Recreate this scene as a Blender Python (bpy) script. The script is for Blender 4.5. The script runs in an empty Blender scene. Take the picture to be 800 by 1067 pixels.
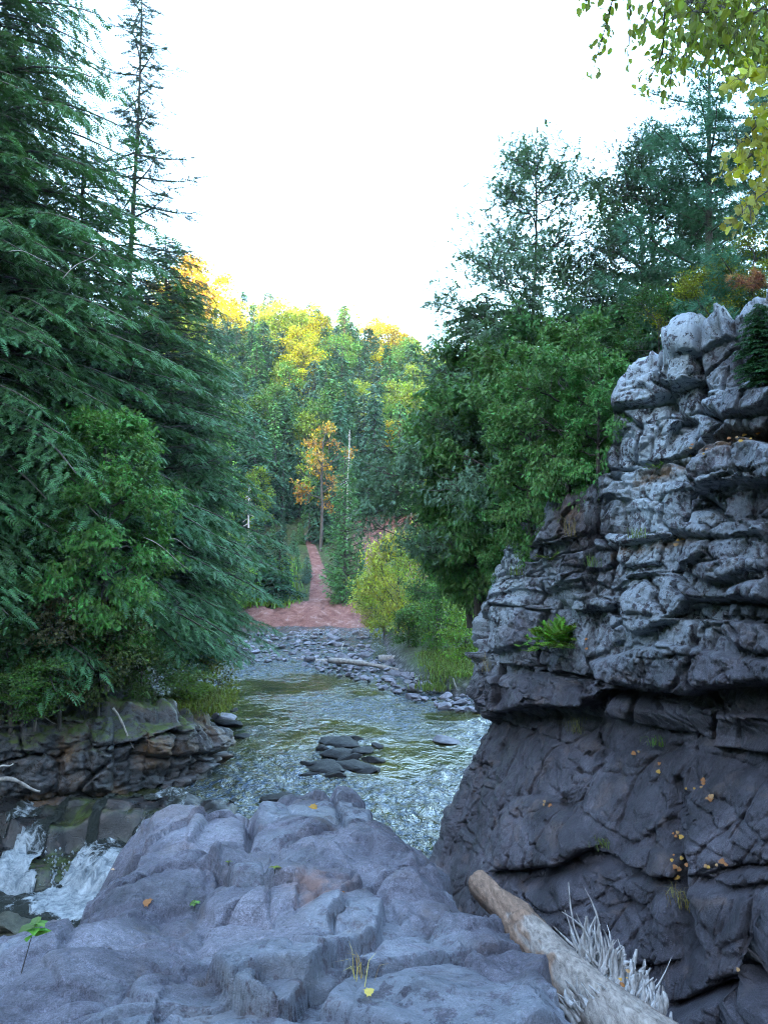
import bpy, math, random
import numpy as np
from math import radians, sin, cos, tan, pi
random.seed(11)
RNG = np.random.default_rng(11)
scene = bpy.context.scene
COL = scene.collection
F = 776.0; PIT = radians(2.0)
WATER = -5.95

# ------------------------------------------------------------------ camera geometry helpers (photo pixels 800x1067)
def ray(px, py):
    x = (px-400)/F; y = -(py-533.5)/F
    return np.array([x, cos(PIT)-y*sin(PIT), sin(PIT)+y*cos(PIT)])
def at(px, py, Y):
    d = ray(px, py); return d*(Y/d[1])
def zof(py, Y): return at(400, py, Y)[2]
def proj(X, Y, Z):
    yc = Y*cos(PIT)+Z*sin(PIT); zc = -Y*sin(PIT)+Z*cos(PIT)
    yc = np.maximum(yc, 0.05)
    return 400+F*X/yc, 533.5-F*zc/yc

# ------------------------------------------------------------------ numpy noise
_perm = np.random.default_rng(3).permutation(4096).astype(np.int64)
_val = np.random.default_rng(4).uniform(-1, 1, 4096)
_val3 = np.random.default_rng(5).uniform(-1, 1, (4096, 4))
def _h(i, j, k): return _perm[(_perm[(_perm[i & 4095]+j) & 4095]+k) & 4095]
def vnoise(p):
    f = np.floor(p).astype(np.int64); t = p-f; t = t*t*t*(t*(t*6-15)+10)
    i, j, k = f.T; u, v, w = t.T; r = 0
    for a in (0, 1):
        for b in (0, 1):
            for c in (0, 1):
                r = r+_val[_h(i+a, j+b, k+c)]*(u if a else 1-u)*(v if b else 1-v)*(w if c else 1-w)
    return r
def fbm(p, octv=4, lac=2.03, gain=.5):
    r = 0; a = 1
    for o in range(octv):
        r = r+a*vnoise(p+o*17.3); p = p*lac; a *= gain
    return r
def facets(p, tilt=.5):
    """cellular fracture: per-cell height and tilted plane; returns value, border distance, cell random"""
    f = np.floor(p).astype(np.int64)
    best = np.full(len(p), 9e9); sec = np.full(len(p), 9e9); val = np.zeros(len(p)); cr = np.zeros(len(p))
    for a in (-1, 0, 1):
        for b in (-1, 0, 1):
            for c in (-1, 0, 1):
                h = _h(f[:, 0]+a, f[:, 1]+b, f[:, 2]+c); q = _val3[h]
                pt = f+np.array([a, b, c])+.5+.45*q[:, :3]
                d = p-pt; r = np.sqrt((d*d).sum(1))
                g = _val3[(h+77) & 4095]
                m = r < best
                sec = np.where(m, best, np.minimum(sec, r)); best = np.where(m, r, best)
                val = np.where(m, q[:, 3]+tilt*(d*g[:, :3]).sum(1), val); cr = np.where(m, g[:, 3], cr)
    return val, sec-best, cr
def blocks(u, v, seed=0, ta=.55):
    """jointed masonry-like fracture in two dimensions: per-block step, tilted face, distance to the joint"""
    row = np.floor(v); u = u+_val[(row.astype(np.int64)*37+seed) & 4095]*1.7
    fu = np.floor(u).astype(np.int64); fv = row.astype(np.int64)
    best = np.full(len(u), 9e9); sec = np.full(len(u), 9e9); val = np.zeros(len(u))
    for a in (-1, 0, 1):
        for b in (-1, 0, 1):
            h = _h(fu+a, fv+b, np.full_like(fu, seed)); q = _val3[h]; g = _val3[(h+211) & 4095]
            du = u-(fu+a+.5+.38*q[:, 0]); dv = v-(fv+b+.5+.30*q[:, 1])
            r = np.maximum(np.abs(du+.25*g[:, 2]*dv), np.abs(dv+.12*g[:, 3]*du)*1.05)
            m = r < best; sec = np.where(m, best, np.minimum(sec, r)); best = np.where(m, r, best)
            val = np.where(m, q[:, 2]+ta*2*(g[:, 0]*du+g[:, 1]*dv), val)
    return val, sec-best
def planes(p, k=.8, tilt=.45, amp=.35):
    """continuous faceted relief: upper envelope of randomly tilted pyramids"""
    f = np.floor(p).astype(np.int64); best = np.full(len(p), -9e9); sec = np.full(len(p), -9e9)
    for a in (-1, 0, 1):
        for b in (-1, 0, 1):
            for c in (-1, 0, 1):
                h = _h(f[:, 0]+a, f[:, 1]+b, f[:, 2]+c); q = _val3[h]; g = _val3[(h+131) & 4095]
                d = p-(f+np.array([a, b, c])+.5+.4*q[:, :3])
                d2 = np.stack([d[:, 0]*.8+d[:, 1]*.6*g[:, 3], d[:, 1]*.9-d[:, 0]*.5*g[:, 3]+.3*d[:, 2], d[:, 2]], 1)
                v = amp*q[:, 3]+tilt*(d*g[:, :3]).sum(1)-k*np.abs(d2).max(1)-.25*(d*d).sum(1)
                m = v > best; sec = np.where(m, best, np.maximum(sec, v)); best = np.where(m, v, best)
    return best, best-sec
def smooth(x): x = np.clip(x, 0, 1); return x*x*(3-2*x)
def seg_dist(x, y, pts, closed=False):
    d = np.full(x.shape, 1e9); n = len(pts); tt = np.zeros(x.shape)
    for i in range(n if closed else n-1):
        ax, ay = pts[i]; bx, by = pts[(i+1) % n]; vx, vy = bx-ax, by-ay; L = vx*vx+vy*vy+1e-9
        t = np.clip(((x-ax)*vx+(y-ay)*vy)/L, 0, 1)
        e = np.hypot(x-ax-t*vx, y-ay-t*vy); m = e < d; d = np.where(m, e, d); tt = np.where(m, (i+t)/max(1, n-1), tt)
    return d, tt
def inside(x, y, pts):
    c = np.zeros(x.shape, bool); n = len(pts)
    for i in range(n):
        ax, ay = pts[i]; bx, by = pts[i-1]
        if ay == by: continue
        c ^= ((ay > y) != (by > y)) & (x < (bx-ax)*(y-ay)/(by-ay)+ax)
    return c
def poly_sd(x, y, pts):
    d, _ = seg_dist(x, y, pts, True); return np.where(inside(x, y, pts), d, -d)

# ------------------------------------------------------------------ mesh + object helpers
def mk_mesh(name, V, faces, mats, smooth_=True, attrs=None, midx=None):
    """faces: list of (n,k) int arrays"""
    me = bpy.data.meshes.new(name); V = np.asarray(V, np.float32)
    fs = [np.asarray(f, np.int32) for f in (faces if isinstance(faces, list) else [faces]) if len(f)]
    nl = sum(f.size for f in fs); nf = sum(len(f) for f in fs)
    me.vertices.add(len(V)); me.vertices.foreach_set('co', V.ravel())
    me.loops.add(nl); me.loops.foreach_set('vertex_index', np.concatenate([f.ravel() for f in fs]))
    me.polygons.add(nf)
    tot = np.concatenate([np.full(len(f), f.shape[1], np.int32) for f in fs])
    st = np.concatenate([[0], np.cumsum(tot)[:-1]]).astype(np.int32)
    me.polygons.foreach_set('loop_start', st); me.polygons.foreach_set('loop_total', tot)
    me.polygons.foreach_set('use_smooth', np.full(nf, smooth_, bool))
    for m in (mats if isinstance(mats, (list, tuple)) else [mats]): me.materials.append(m)
    if midx is not None: me.polygons.foreach_set('material_index', np.asarray(midx, np.int32))
    if attrs:
        for k, a in attrs.items():
            at_ = me.attributes.new(k, 'FLOAT', 'POINT'); at_.data.foreach_set('value', np.asarray(a, np.float32))
    me.update(calc_edges=True)
    return me
def grid_faces(nu, nv):
    i = np.arange(nu*nv).reshape(nu, nv)
    return np.stack([i[:-1, :-1], i[1:, :-1], i[1:, 1:], i[:-1, 1:]], -1).reshape(-1, 4)
def link(name, data, parent=None, loc=None, rz=None, sc=None, color=None):
    o = bpy.data.objects.new(name, data); COL.objects.link(o)
    if parent is not None: o.parent = parent
    if loc is not None: o.location = loc
    if rz is not None: o.rotation_euler = (0, 0, rz)
    if sc is not None: o.scale = sc if isinstance(sc, (tuple, list)) else (sc, sc, sc)
    if color is not None: o.color = tuple(color)+(1,)
    return o
def tag(o, label, cat=None, group=None, kind=None):
    o['label'] = label
    if cat: o['category'] = cat
    if group: o['group'] = group
    if kind: o['kind'] = kind
    return o

# ------------------------------------------------------------------ materials
def new_mat(name):
    m = bpy.data.materials.new(name); m.use_nodes = True
    nt = m.node_tree; nt.nodes.clear()
    return m, nt
class N:
    def __init__(s, nt): s.nt = nt
    def __call__(s, t, ins=None, **kw):
        n = s.nt.nodes.new(t)
        for k, v in kw.items(): setattr(n, k, v)
        for k, v in (ins or {}).items():
            if isinstance(v, bpy.types.NodeSocket): s.nt.links.new(v, n.inputs[k])
            else: n.inputs[k].default_value = v
        return n
    def noise(s, scale, vec=None, det=4, rough=.55, dist=0):
        i = {'Scale': scale, 'Detail': det, 'Roughness': rough, 'Distortion': dist}
        if vec is not None: i['Vector'] = vec
        return s('ShaderNodeTexNoise', i).outputs['Fac']
    def ramp(s, fac, stops, interp='LINEAR'):
        n = s('ShaderNodeValToRGB', {'Fac': fac}); e = n.color_ramp.elements; n.color_ramp.interpolation = interp
        while len(e) < len(stops): e.new(.5)
        for el, (p, c) in zip(e, stops):
            el.position = p; el.color = (c, c, c, 1) if not isinstance(c, tuple) else c+(1,)
        return n.outputs['Color']
    def mix(s, fac, a, b, mode='MIX'):
        n = s('ShaderNodeMix', data_type='RGBA', blend_type=mode)
        for k, v in ((0, fac), (6, a), (7, b)):
            if isinstance(v, bpy.types.NodeSocket): s.nt.links.new(v, n.inputs[k])
            else: n.inputs[k].default_value = v if k == 0 else tuple(v)+(1,)
        return n.outputs[2]
    def math(s, op, a, b=0.0, c=None):
        n = s('ShaderNodeMath', operation=op)
        for k, v in enumerate((a, b) if c is None else (a, b, c)):
            if isinstance(v, bpy.types.NodeSocket): s.nt.links.new(v, n.inputs[k])
            else: n.inputs[k].default_value = v
        return n.outputs[0]
    def bump(s, h, strength=.5, dist=.05, normal=None):
        i = {'Height': h, 'Strength': strength, 'Distance': dist}
        if normal is not None: i['Normal'] = normal
        return s('ShaderNodeBump', i).outputs['Normal']
    def attr(s, name): return s('ShaderNodeAttribute', attribute_name=name).outputs['Fac']
    def coord(s, scale=(1, 1, 1), rot=(0, 0, 0)):
        g = s('ShaderNodeTexCoord').outputs['Object']
        return s('ShaderNodeMapping', {'Vector': g, 'Scale': scale, 'Rotation': rot}).outputs['Vector']
    def out(s, surf): s('ShaderNodeOutputMaterial', {'Surface': surf})

def foliage_mat(name, rough=.55, trans=.35, spec=.25):
    m, nt = new_mat(name); n = N(nt)
    oc = n('ShaderNodeObjectInfo').outputs['Color']
    t = n.attr('tint')
    isl = n('ShaderNodeNewGeometry').outputs['Random Per Island']
    hs = n('ShaderNodeHueSaturation', {'Color': oc, 'Hue': n.math('MULTIPLY_ADD', t, .075, .4625),
         'Saturation': n.math('MULTIPLY_ADD', isl, .3, .9), 'Value': n.math('MULTIPLY_ADD', t, 1.15, .70)}).outputs[0]
    hs = n.mix(1.0, hs, n.ramp(isl, [(0, .72), (1, 1.25)]), 'MULTIPLY')
    p = n('ShaderNodeBsdfPrincipled', {'Base Color': hs, 'Roughness': rough, 'Specular IOR Level': spec})
    tr = n('ShaderNodeBsdfTranslucent', {'Color': n.mix(1.0, hs, (1.25, 1.2, .6), 'MULTIPLY')})
    n.out(n('ShaderNodeMixShader', {0: trans, 1: p.outputs[0], 2: tr.outputs[0]}).outputs[0])
    return m
def bark_mat(name, c1, c2, sc=(8, 8, 2)):
    m, nt = new_mat(name); n = N(nt); v = n.coord(sc)
    f = n.noise(1.5, v, 5, .65)
    n.out(n('ShaderNodeBsdfPrincipled', {'Base Color': n.ramp(f, [(.35, c1), (.65, c2)]), 'Roughness': .9,
          'Normal': n.bump(f, .7, .02)}).outputs[0])
    return m
def rock_mat(name, dark, mid, light, lichen=True, rough=.62, bump=.5, tintc=False, moss=False, fs=1.0, crk=.55, stainc=(.16, .085, .035)):
    m, nt = new_mat(name); n = N(nt); v = n.coord((fs, fs, fs))
    big = n.noise(.9, v, 5, .6, .6); med = n.noise(4.5, v, 8, .68, .4); fine = n.noise(34, v, 8, .78); grit = n.noise(150, v, 3, .7)
    c = n.ramp(big, [(.36, dark), (.5, mid), (.62, light)])
    c = n.mix(n.ramp(med, [(.36, .0), (.62, .75)]), c, n.mix(.5, c, light))
    c = n.mix(1.0, c, n.ramp(fine, [(.3, .45), (.5, .95), (.7, 1.6)]), 'MULTIPLY'); c = n.mix(1.0, c, n.ramp(grit, [(.35, .55), (.65, 1.5)]), 'MULTIPLY')
    warm = n.noise(1.7, n.coord((1, 1, 2.2)), 4, .6, 1.0)
    c = n.mix(n.ramp(warm, [(.56, 0.), (.7, .5)]), c, (.135, .095, .085))
    vor = n('ShaderNodeTexVoronoi', {'Vector': n('ShaderNodeMixRGB', {0: .12, 1: v, 2: n('ShaderNodeTexNoise', {'Vector': v, 'Scale': 3.0}).outputs['Color']}).outputs[0], 'Scale': 1.7}, feature='DISTANCE_TO_EDGE').outputs['Distance']
    crack = n.ramp(vor, [(0, 0.), (.012, 1.)])
    h = n.math('ADD', n.math('MULTIPLY', med, 1.0), n.math('MULTIPLY', fine, .5))
    if lichen:
        la = n.attr('lichen')
        ln = n.noise(11, v, 9, .74, .3); ln2 = n.noise(2.2, v, 4, .6)
        lm = n.math('MULTIPLY', n.ramp(n.math('ADD', ln, n.math('MULTIPLY', ln2, .35)), [(.61, 0.), (.65, 1.)]), la)
        speck = n('ShaderNodeTexVoronoi', {'Vector': v, 'Scale': 26.0}).outputs['Distance']
        sp = n.math('MULTIPLY', n.ramp(speck, [(.16, 1.), (.28, 0.)]), n.math('MULTIPLY', n.ramp(ln2, [(.45, 0.), (.6, .8)]), la))
        c = n.mix(lm, c, (.36, .41, .47)); c = n.mix(sp, c, (.46, .50, .52))
        og = n.attr('stain')
        on = n.noise(7, v, 6, .7)
        c = n.mix(n.math('MULTIPLY', og, n.ramp(on, [(.36, 0.), (.55, .9)])), c, stainc)
    if moss:
        gz = n('ShaderNodeSeparateXYZ', {0: n('ShaderNodeNewGeometry').outputs['Normal']}).outputs[2]
        mn = n.noise(5, v, 5, .7)
        mm = n.math('MULTIPLY', n.ramp(gz, [(.45, 0.), (.75, 1.)]), n.ramp(mn, [(.42, 0.), (.58, 1.)]))
        mm = n.math('MULTIPLY', mm, n.attr('moss'))
        c = n.mix(mm, c, (.07, .10, .02))
    c = n.mix(n.math('MULTIPLY', n.math('SUBTRACT', 1.0, crack), crk), c, (.018, .016, .02))
    if tintc: c = n.mix(1.0, c, n('ShaderNodeObjectInfo').outputs['Color'], 'MULTIPLY')
    nb = n.bump(h, bump, .05)
    nb = n.bump(crack, crk*.9, .012, nb)
    rr = n.ramp(med, [(.35, rough-.14), (.65, rough+.12)])
    n.out(n('ShaderNodeBsdfPrincipled', {'Base Color': c, 'Roughness': rr, 'Specular IOR Level': .25 if tintc else .45, 'Normal': nb}).outputs[0])
    return m
M = {}
M['leaf'] = foliage_mat('leaf'); M['needle'] = foliage_mat('needle', .6, .22, .2)
M['bark_dark'] = bark_mat('bark_dark', (.035, .028, .024), (.11, .095, .085))
M['bark_pale'] = bark_mat('bark_pale', (.10, .09, .08), (.42, .40, .37))
M['drift'] = bark_mat('drift', (.16, .13, .12), (.40, .36, .33), (6, 6, 6))
M['dead'] = bark_mat('dead', (.28, .26, .25), (.5, .47, .44))
M['cliff'] = rock_mat('cliff', (.018, .016, .022), (.042, .038, .050), (.10, .092, .115), rough=.50, bump=1.0, crk=.25)
M['slab'] = rock_mat('slab', (.036, .033, .046), (.088, .082, .110), (.21, .198, .240), rough=.40, bump=1.0, crk=.22, stainc=(.27, .17, .15))
M['bank'] = rock_mat('bank', (.005, .0035, .003), (.013, .008, .0065), (.032, .020, .016), rough=.6, moss=True)
M['boulder'] = rock_mat('boulder', (.09, .085, .10), (.19, .18, .20), (.30, .29, .31), lichen=False, rough=.6, tintc=True, fs=1.6)
M['wet'] = rock_mat('wet', (.006, .005, .005), (.013, .012, .012), (.027, .024, .024), lichen=False, rough=.34, moss=True)

def ground_mat():
    m, nt = new_mat('ground'); n = N(nt); v = n.coord()
    a = n.noise(.35, v, 6, .65); b = n.noise(3.5, v, 8, .72); f = n.noise(20, v, 5, .7)
    soil = n.ramp(b, [(.35, (.035, .028, .018)), (.5, (.05, .06, .02)), (.66, (.09, .13, .03))])
    soil = n.mix(n.ramp(a, [(.45, 0.), (.6, .6)]), soil, (.06, .11, .025))
    streak = n.noise(1.2, n.coord((1, .35, 3.0)), 6, .7, 1.2)
    clay = n.ramp(streak, [(.30, (.09, .035, .03)), (.46, (.20, .085, .07)), (.58, (.26, .13, .11)), (.70, (.38, .27, .25))])
    clay = n.mix(1.0, clay, n.ramp(f, [(.3, .75), (.7, 1.25)]), 'MULTIPLY')
    c = n.mix(n.ramp(n.math('ADD', n.attr('clay'), n.math('MULTIPLY_ADD', b, .5, -.25)), [(.42, 0.), (.58, 1.)]), soil, clay)
    grav = n('ShaderNodeTexVoronoi', {'Vector': v, 'Scale': 4.5}); gc = n.ramp(grav.outputs['Color'], [(.1, (.06, .055, .06)), (.9, (.26, .25, .27))])
    gc = n.mix(1.0, gc, n.ramp(grav.outputs['Distance'], [(.2, 1.1), (.6, .25)]), 'MULTIPLY')
    c = n.mix(n.attr('gravel'), c, gc)
    h = n.math('ADD', b, n.math('MULTIPLY', n.math('SUBTRACT', .6, grav.outputs['Distance']), n.attr('gravel')))
    n.out(n('ShaderNodeBsdfPrincipled', {'Base Color': c, 'Roughness': .9, 'Normal': n.bump(h, .8, .2)}).outputs[0])
    return m
M['ground'] = ground_mat()
def water_mat():
    m, nt = new_mat('water'); n = N(nt)
    v = n.coord((1, .8, 1))
    w1 = n.noise(2.4, v, 4, .6, .7); w2 = n.noise(7, v, 3, .55, .4)
    calm = n.attr('calm')
    bed = n.noise(.9, n.coord(), 4, .6)
    c = n.ramp(bed, [(.35, (.020, .024, .010)), (.65, (.070, .066, .022))])
    h = n.math('ADD', w1, n.math('MULTIPLY', w2, .22))
    st = n.math('MULTIPLY_ADD', calm, -.82, 1.0)
    b = n('ShaderNodeBump', {'Height': h, 'Strength': st, 'Distance': .25}).outputs['Normal']
    c = n.mix(n.math('MULTIPLY', n.math('SUBTRACT', 1.0, calm), n.ramp(w2, [(.42, .0), (.62, 1.)])), c, (.035, .06, .10))  # sky reflection on the ripples, painted in as a blue base colour
    foam = n.math('MULTIPLY', n.ramp(n.noise(6, n.coord((1, 2.2, 1)), 8, .76, 1.2), [(.555, 0.), (.60, 1.)]), n.attr('foam'))
    c = n.mix(foam, c, (.75, .78, .8))
    rg = n.math('MULTIPLY_ADD', foam, .6, .06)
    n.out(n('ShaderNodeBsdfPrincipled', {'Base Color': c, 'Roughness': rg, 'IOR': 1.33, 'Specular IOR Level': .95, 'Normal': b}).outputs[0])
    return m
M['water'] = water_mat()
def foam_mat():
    m, nt = new_mat('white_water'); n = N(nt); v = n.coord((1, 1, .5))
    f = n.noise(5.5, v, 9, .75, .6); g = n.attr('foam')
    k = n.ramp(n.math('ADD', f, n.math('MULTIPLY_ADD', g, .62, -.31)), [(.44, 0.), (.60, 1.)])
    c = n.mix(k, (.03, .035, .03), n.ramp(f, [(.4, (.22, .26, .30)), (.62, (.62, .66, .70))]))
    n.out(n('ShaderNodeBsdfPrincipled', {'Base Color': c, 'Roughness': n.math('MULTIPLY_ADD', k, .5, .08), 'IOR': 1.33,
          'Normal': n.bump(f, 1.0, .2)}).outputs[0])
    return m
M['foam'] = foam_mat()

# ------------------------------------------------------------------ terrain
RIVER = [(-10.5, 11.5), (-9.5, 15.5), (-6.3, 17.4), (-4.4, 19.4), (-3.9, 22.5), (-6.4, 25.5), (-7.0, 29), (-8.2, 35.8), (-9.5, 41.6), (-9.5, 46), (-13, 50),
         (-6, 50.5), (0, 49), (-.5, 44), (-.3, 38), (.2, 33), (.9, 30), (1.8, 28), (4.2, 26.4), (9, 25), (10, 20), (5.5, 17.5), (2.4, 15), (1.5, 12), (1.6, 8), (2.6, 4), (3, -3), (-4, -3), (-10, 4)]
CL = np.array([(3.6, -3.0), (3.9, 0.5), (3.95, 2.5), (3.94, 3.4), (3.94, 4.7), (3.8, 5.9), (3.6, 7.0), (3.3, 8.0), (2.87, 9.3), (2.33, 11.3), (1.74, 13.4), (1.72, 13.9), (2.0, 14.5), (2.8, 15.3), (4.2, 16.6), (6.5, 18.2), (9.5, 20.5), (14, 23)])
CLAY = [[(240, 664), (238, 640), (250, 627), (290, 632), (322, 625), (325, 590), (316, 556), (322, 552), (335, 585), (348, 622), (388, 640), (392, 668)],
        [(366, 600), (362, 545), (385, 538), (450, 540), (450, 610), (400, 600)]]
def spline(pts, n):
    pts = np.asarray(pts, float); d = np.r_[0, np.cumsum(np.hypot(*np.diff(pts[:, :2], axis=0).T))]
    t = np.linspace(0, d[-1], n)
    P = np.stack([np.interp(t, d, pts[:, k]) for k in range(pts.shape[1])], 1)
    return P
RIGHTLAND = [tuple(p) for p in CL]+[(60, 30), (60, -10)]
def terr_z(x, y, full=False):
    d, _ = seg_dist(x, y, RIVER, True); ins = inside(x, y, RIVER); sd = np.where(ins, -d, d)
    P = np.stack([x*.11, y*.11, np.zeros_like(x)], 1)
    nz = fbm(P, 5)
    bed = -6.35-.25*np.clip(-sd, 0, 2)+.12*fbm(P*9, 3)
    # pool below the falls
    pool = smooth(1-np.hypot((x+5.6)/4.2, (y-12.6)/3.0)+.35); bed = bed-1.2*pool
    bank = -6.3+.9*smooth(sd/1.2)+.12*np.clip(sd, 0, 60)
    left = -7.0+2.6*smooth((sd-1.5)/1.3)+.50*np.clip(sd-2.8, 0, 70)*smooth((-x-3)/4)
    H = np.clip(22-.31*(x-5), 15, 52)+2.5*fbm(P*.35, 3)
    t = (y-50.5-.25*np.clip(x, -30, 40)*.0)/76
    far = -6.0+.9*smooth((y-49.5)/2)+(H+5.2)*(smooth(np.clip(t, 0, 1)*.93)*.55+np.clip(t, 0, 1)*.45)+nz*1.2*smooth((y-58)/15)
    leftmask = smooth((-x-2.5)/2)*smooth((50-y)/8)
    z = bank*(1-leftmask)+left*leftmask
    z = np.where(y > 46, np.maximum(z*(1-smooth((y-46)/5)), -9)*0+far*smooth((y-46)/5)+z*(1-smooth((y-46)/5)), z)
    lh = -4+.55*np.clip(-x-12-(y-10)*.12, 0, 80)+nz*.8
    z = np.where((x < -8) & (y > 8) & (sd > 3.2), np.maximum(z, np.minimum(lh, 46)), z)
    # right hand land behind the cliff
    rd = poly_sd(x, y, RIGHTLAND)
    rh = .3+.9*smooth((6-np.abs(y-7))/6)+.33*np.clip(rd-2, 0, 60)+nz*.5-2.0*smooth((y-14)/3)
    rh = np.where(y > 20, rh-4*smooth((y-20)/10), rh)
    zr = -7+smooth((rd-1.0)/1.4)*(rh+6.2)
    z = np.where(rd > 0, np.where(rd < 2.5, np.minimum(zr, 2), np.maximum(zr, -6)), z)
    z = np.where(ins & (rd <= 0), bed, z)
    # unseen ridge behind the viewer, added so only the far crest catches sun
    back = -7+64*smooth((-y-8)/78)+6*fbm(P*.3, 3)
    z = np.where(y < -4, np.maximum(z, back), z)
    z = np.where((y < 9) & (x < -10) & (sd > 1), np.maximum(z, -7+.5*np.clip(-x-10, 0, 70)), z)
    if full: return z, sd, rd
    return z
def build_ground():
    ys = np.concatenate([np.linspace(-190, -12, 50), np.linspace(-10, 10, 60), np.linspace(10.2, 60, 260), np.linspace(60.5, 150, 130), np.linspace(153, 420, 30)])
    xs = np.concatenate([np.linspace(-260, -42, 30), np.linspace(-40, -12, 60), np.linspace(-11.8, 14, 150), np.linspace(14.4, 40, 50), np.linspace(44, 260, 28)])
    X, Y = np.meshgrid(xs, ys, indexing='ij'); x = X.ravel(); y = Y.ravel()
    z, sd, rd = terr_z(x, y, True)
    x2 = x
    px, py = proj(x, y, z)
    clay = np.zeros(len(x))
    for pl in CLAY: clay = np.maximum(clay, smooth((poly_sd(px, py, pl)+6)/12)*((y > 46) & (y < 105)))
    grav = smooth(1-(z+5.9)/.75)*(y < 47)
    z = z+clay*(.35*fbm(np.stack([x*.8, y*.5, z], 1), 5)+.25*np.abs(fbm(np.stack([x*1.6, y*.25, 0*z], 1), 3)))
    me = mk_mesh('ground', np.stack([x, y, z], 1), grid_faces(len(xs), len(ys)), M['ground'], True, {'clay': clay, 'gravel': grav})
    tag(link('ground', me), 'wooded gorge floor and hillsides with red clay slopes above the river', 'ground', kind='structure')
build_ground()
def gz(x, y): return float(terr_z(np.array([float(x)]), np.array([float(y)]))[0])

# ------------------------------------------------------------------ river
CALM = [((250, 745), 60, 28), ((255, 775), 75, 24), ((215, 795), 40, 22), ((570, 780), 10, 5), ((430, 785), 62, 17), ((475, 790), 30, 14), ((290, 715), 60, 10), ((390, 722), 40, 7), ((235, 735), 30, 14), ((370, 760), 60, 10), ((470, 745), 30, 4), ((150, 830), 40, 14)]
def build_river():
    nr, nc = 700, 420
    Y = 52*np.exp(np.linspace(np.log(12.3/52), 0, nr)); U = np.linspace(-.62, .42, nc)
    YY, UU = np.meshgrid(Y, U, indexing='ij'); y = YY.ravel(); x = (UU*YY).ravel()
    px, py = proj(x, y, np.full_like(x, WATER))
    calm = np.zeros_like(x)
    wob = fbm(np.stack([x*.45, y*.28, 0*x], 1), 4)
    for (c, a, b) in CALM:
        calm = np.maximum(calm, smooth(1.62-np.hypot((px-c[0])/a, (py-c[1])/b)+.8*wob))
    p = np.stack([x*1.1, y*.9, 0*x], 1)
    amp = (1-.85*calm)
    z = WATER+amp*(.06*fbm(p*1.2, 3)+.022*np.abs(fbm(p*3+9, 2)))
    # current dips over the lip at the left
    z = z-.25*smooth((15.6-y)/1.5)*smooth((-x-2.5)/1)
    foam = .30*(1-calm)*smooth(fbm(np.stack([x*.8, y*.5, 0*x+7], 1), 3)+.45)+.5*smooth((690-py)/20)*smooth(wob+.4)+smooth((17.6-y)/2)*smooth((-x-2.2)/1)*.8  # open-river flecks: foam together with painted white sparkle
    # cut away in front of the falls
    rows = grid_faces(nr, nc)
    cx = x[rows[:, 0]]; cy = y[rows[:, 0]]
    keep = ~((cx < -3.4) & (cy < 16.75+.10*(cx+6)))
    me = mk_mesh('river', np.stack([x, y, z], 1), rows[keep], M['water'], True, {'calm': calm, 'foam': np.clip(foam, 0, 1)})
    tag(link('river', me), 'rippling blue-grey river with calm olive patches between the rock banks', 'water', kind='structure')
build_river()

# ------------------------------------------------------------------ cliff on the right
def feat(px, py, polys, ledges, cracks):
    o = np.zeros_like(px)
    wx = 1.3*fbm(np.stack([px*.05, py*.05, 0*px], 1), 3); wy = 1.3*fbm(np.stack([px*.05+50, py*.05, 0*px], 1), 3)
    x = px+wx; y = py+wy
    for pts, h, r in polys:
        a = np.array(pts); m = (x > a[:, 0].min()-2) & (x < a[:, 0].max()+2) & (y > a[:, 1].min()-2) & (y < a[:, 1].max()+2)
        if not m.any(): continue
        s = poly_sd(x[m], y[m], pts)
        q = np.clip(s/(r*.6), 0, 1)
        o[m] += .8*h*np.where(s > 0, np.sqrt(1-(1-q)**2), 0)
    for pts, up, hu, dn, hd in ledges:
        a = np.array(pts, float); m = (x > a[0, 0]) & (x < a[-1, 0])
        if not m.any(): continue
        xm = x[m]; yl = np.interp(xm, a[:, 0], a[:, 1]); e = np.minimum(1, np.minimum(xm-a[0, 0], a[-1, 0]-xm)/12+.0) if a[-1, 0] < 1000 else np.minimum(1, (xm-a[0, 0])/12)
        t = y[m]-yl       # positive = below line
        above = (1 if dn < -.4 else .6)*up*np.exp(-np.clip(-t, 0, 1e3)/hu); below = (.75 if dn < -.29 else .45)*dn*np.exp(-np.clip(t, 0, 1e3)/hd)
        k = smooth((t+1.3)/2.6); o[m] += e*(above*(1-k)+below*k)
    for pts, dep, w in cracks:
        d, _ = seg_dist(x, y, pts); o -= dep*np.exp(-(d/w)**2)
    return o
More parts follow.
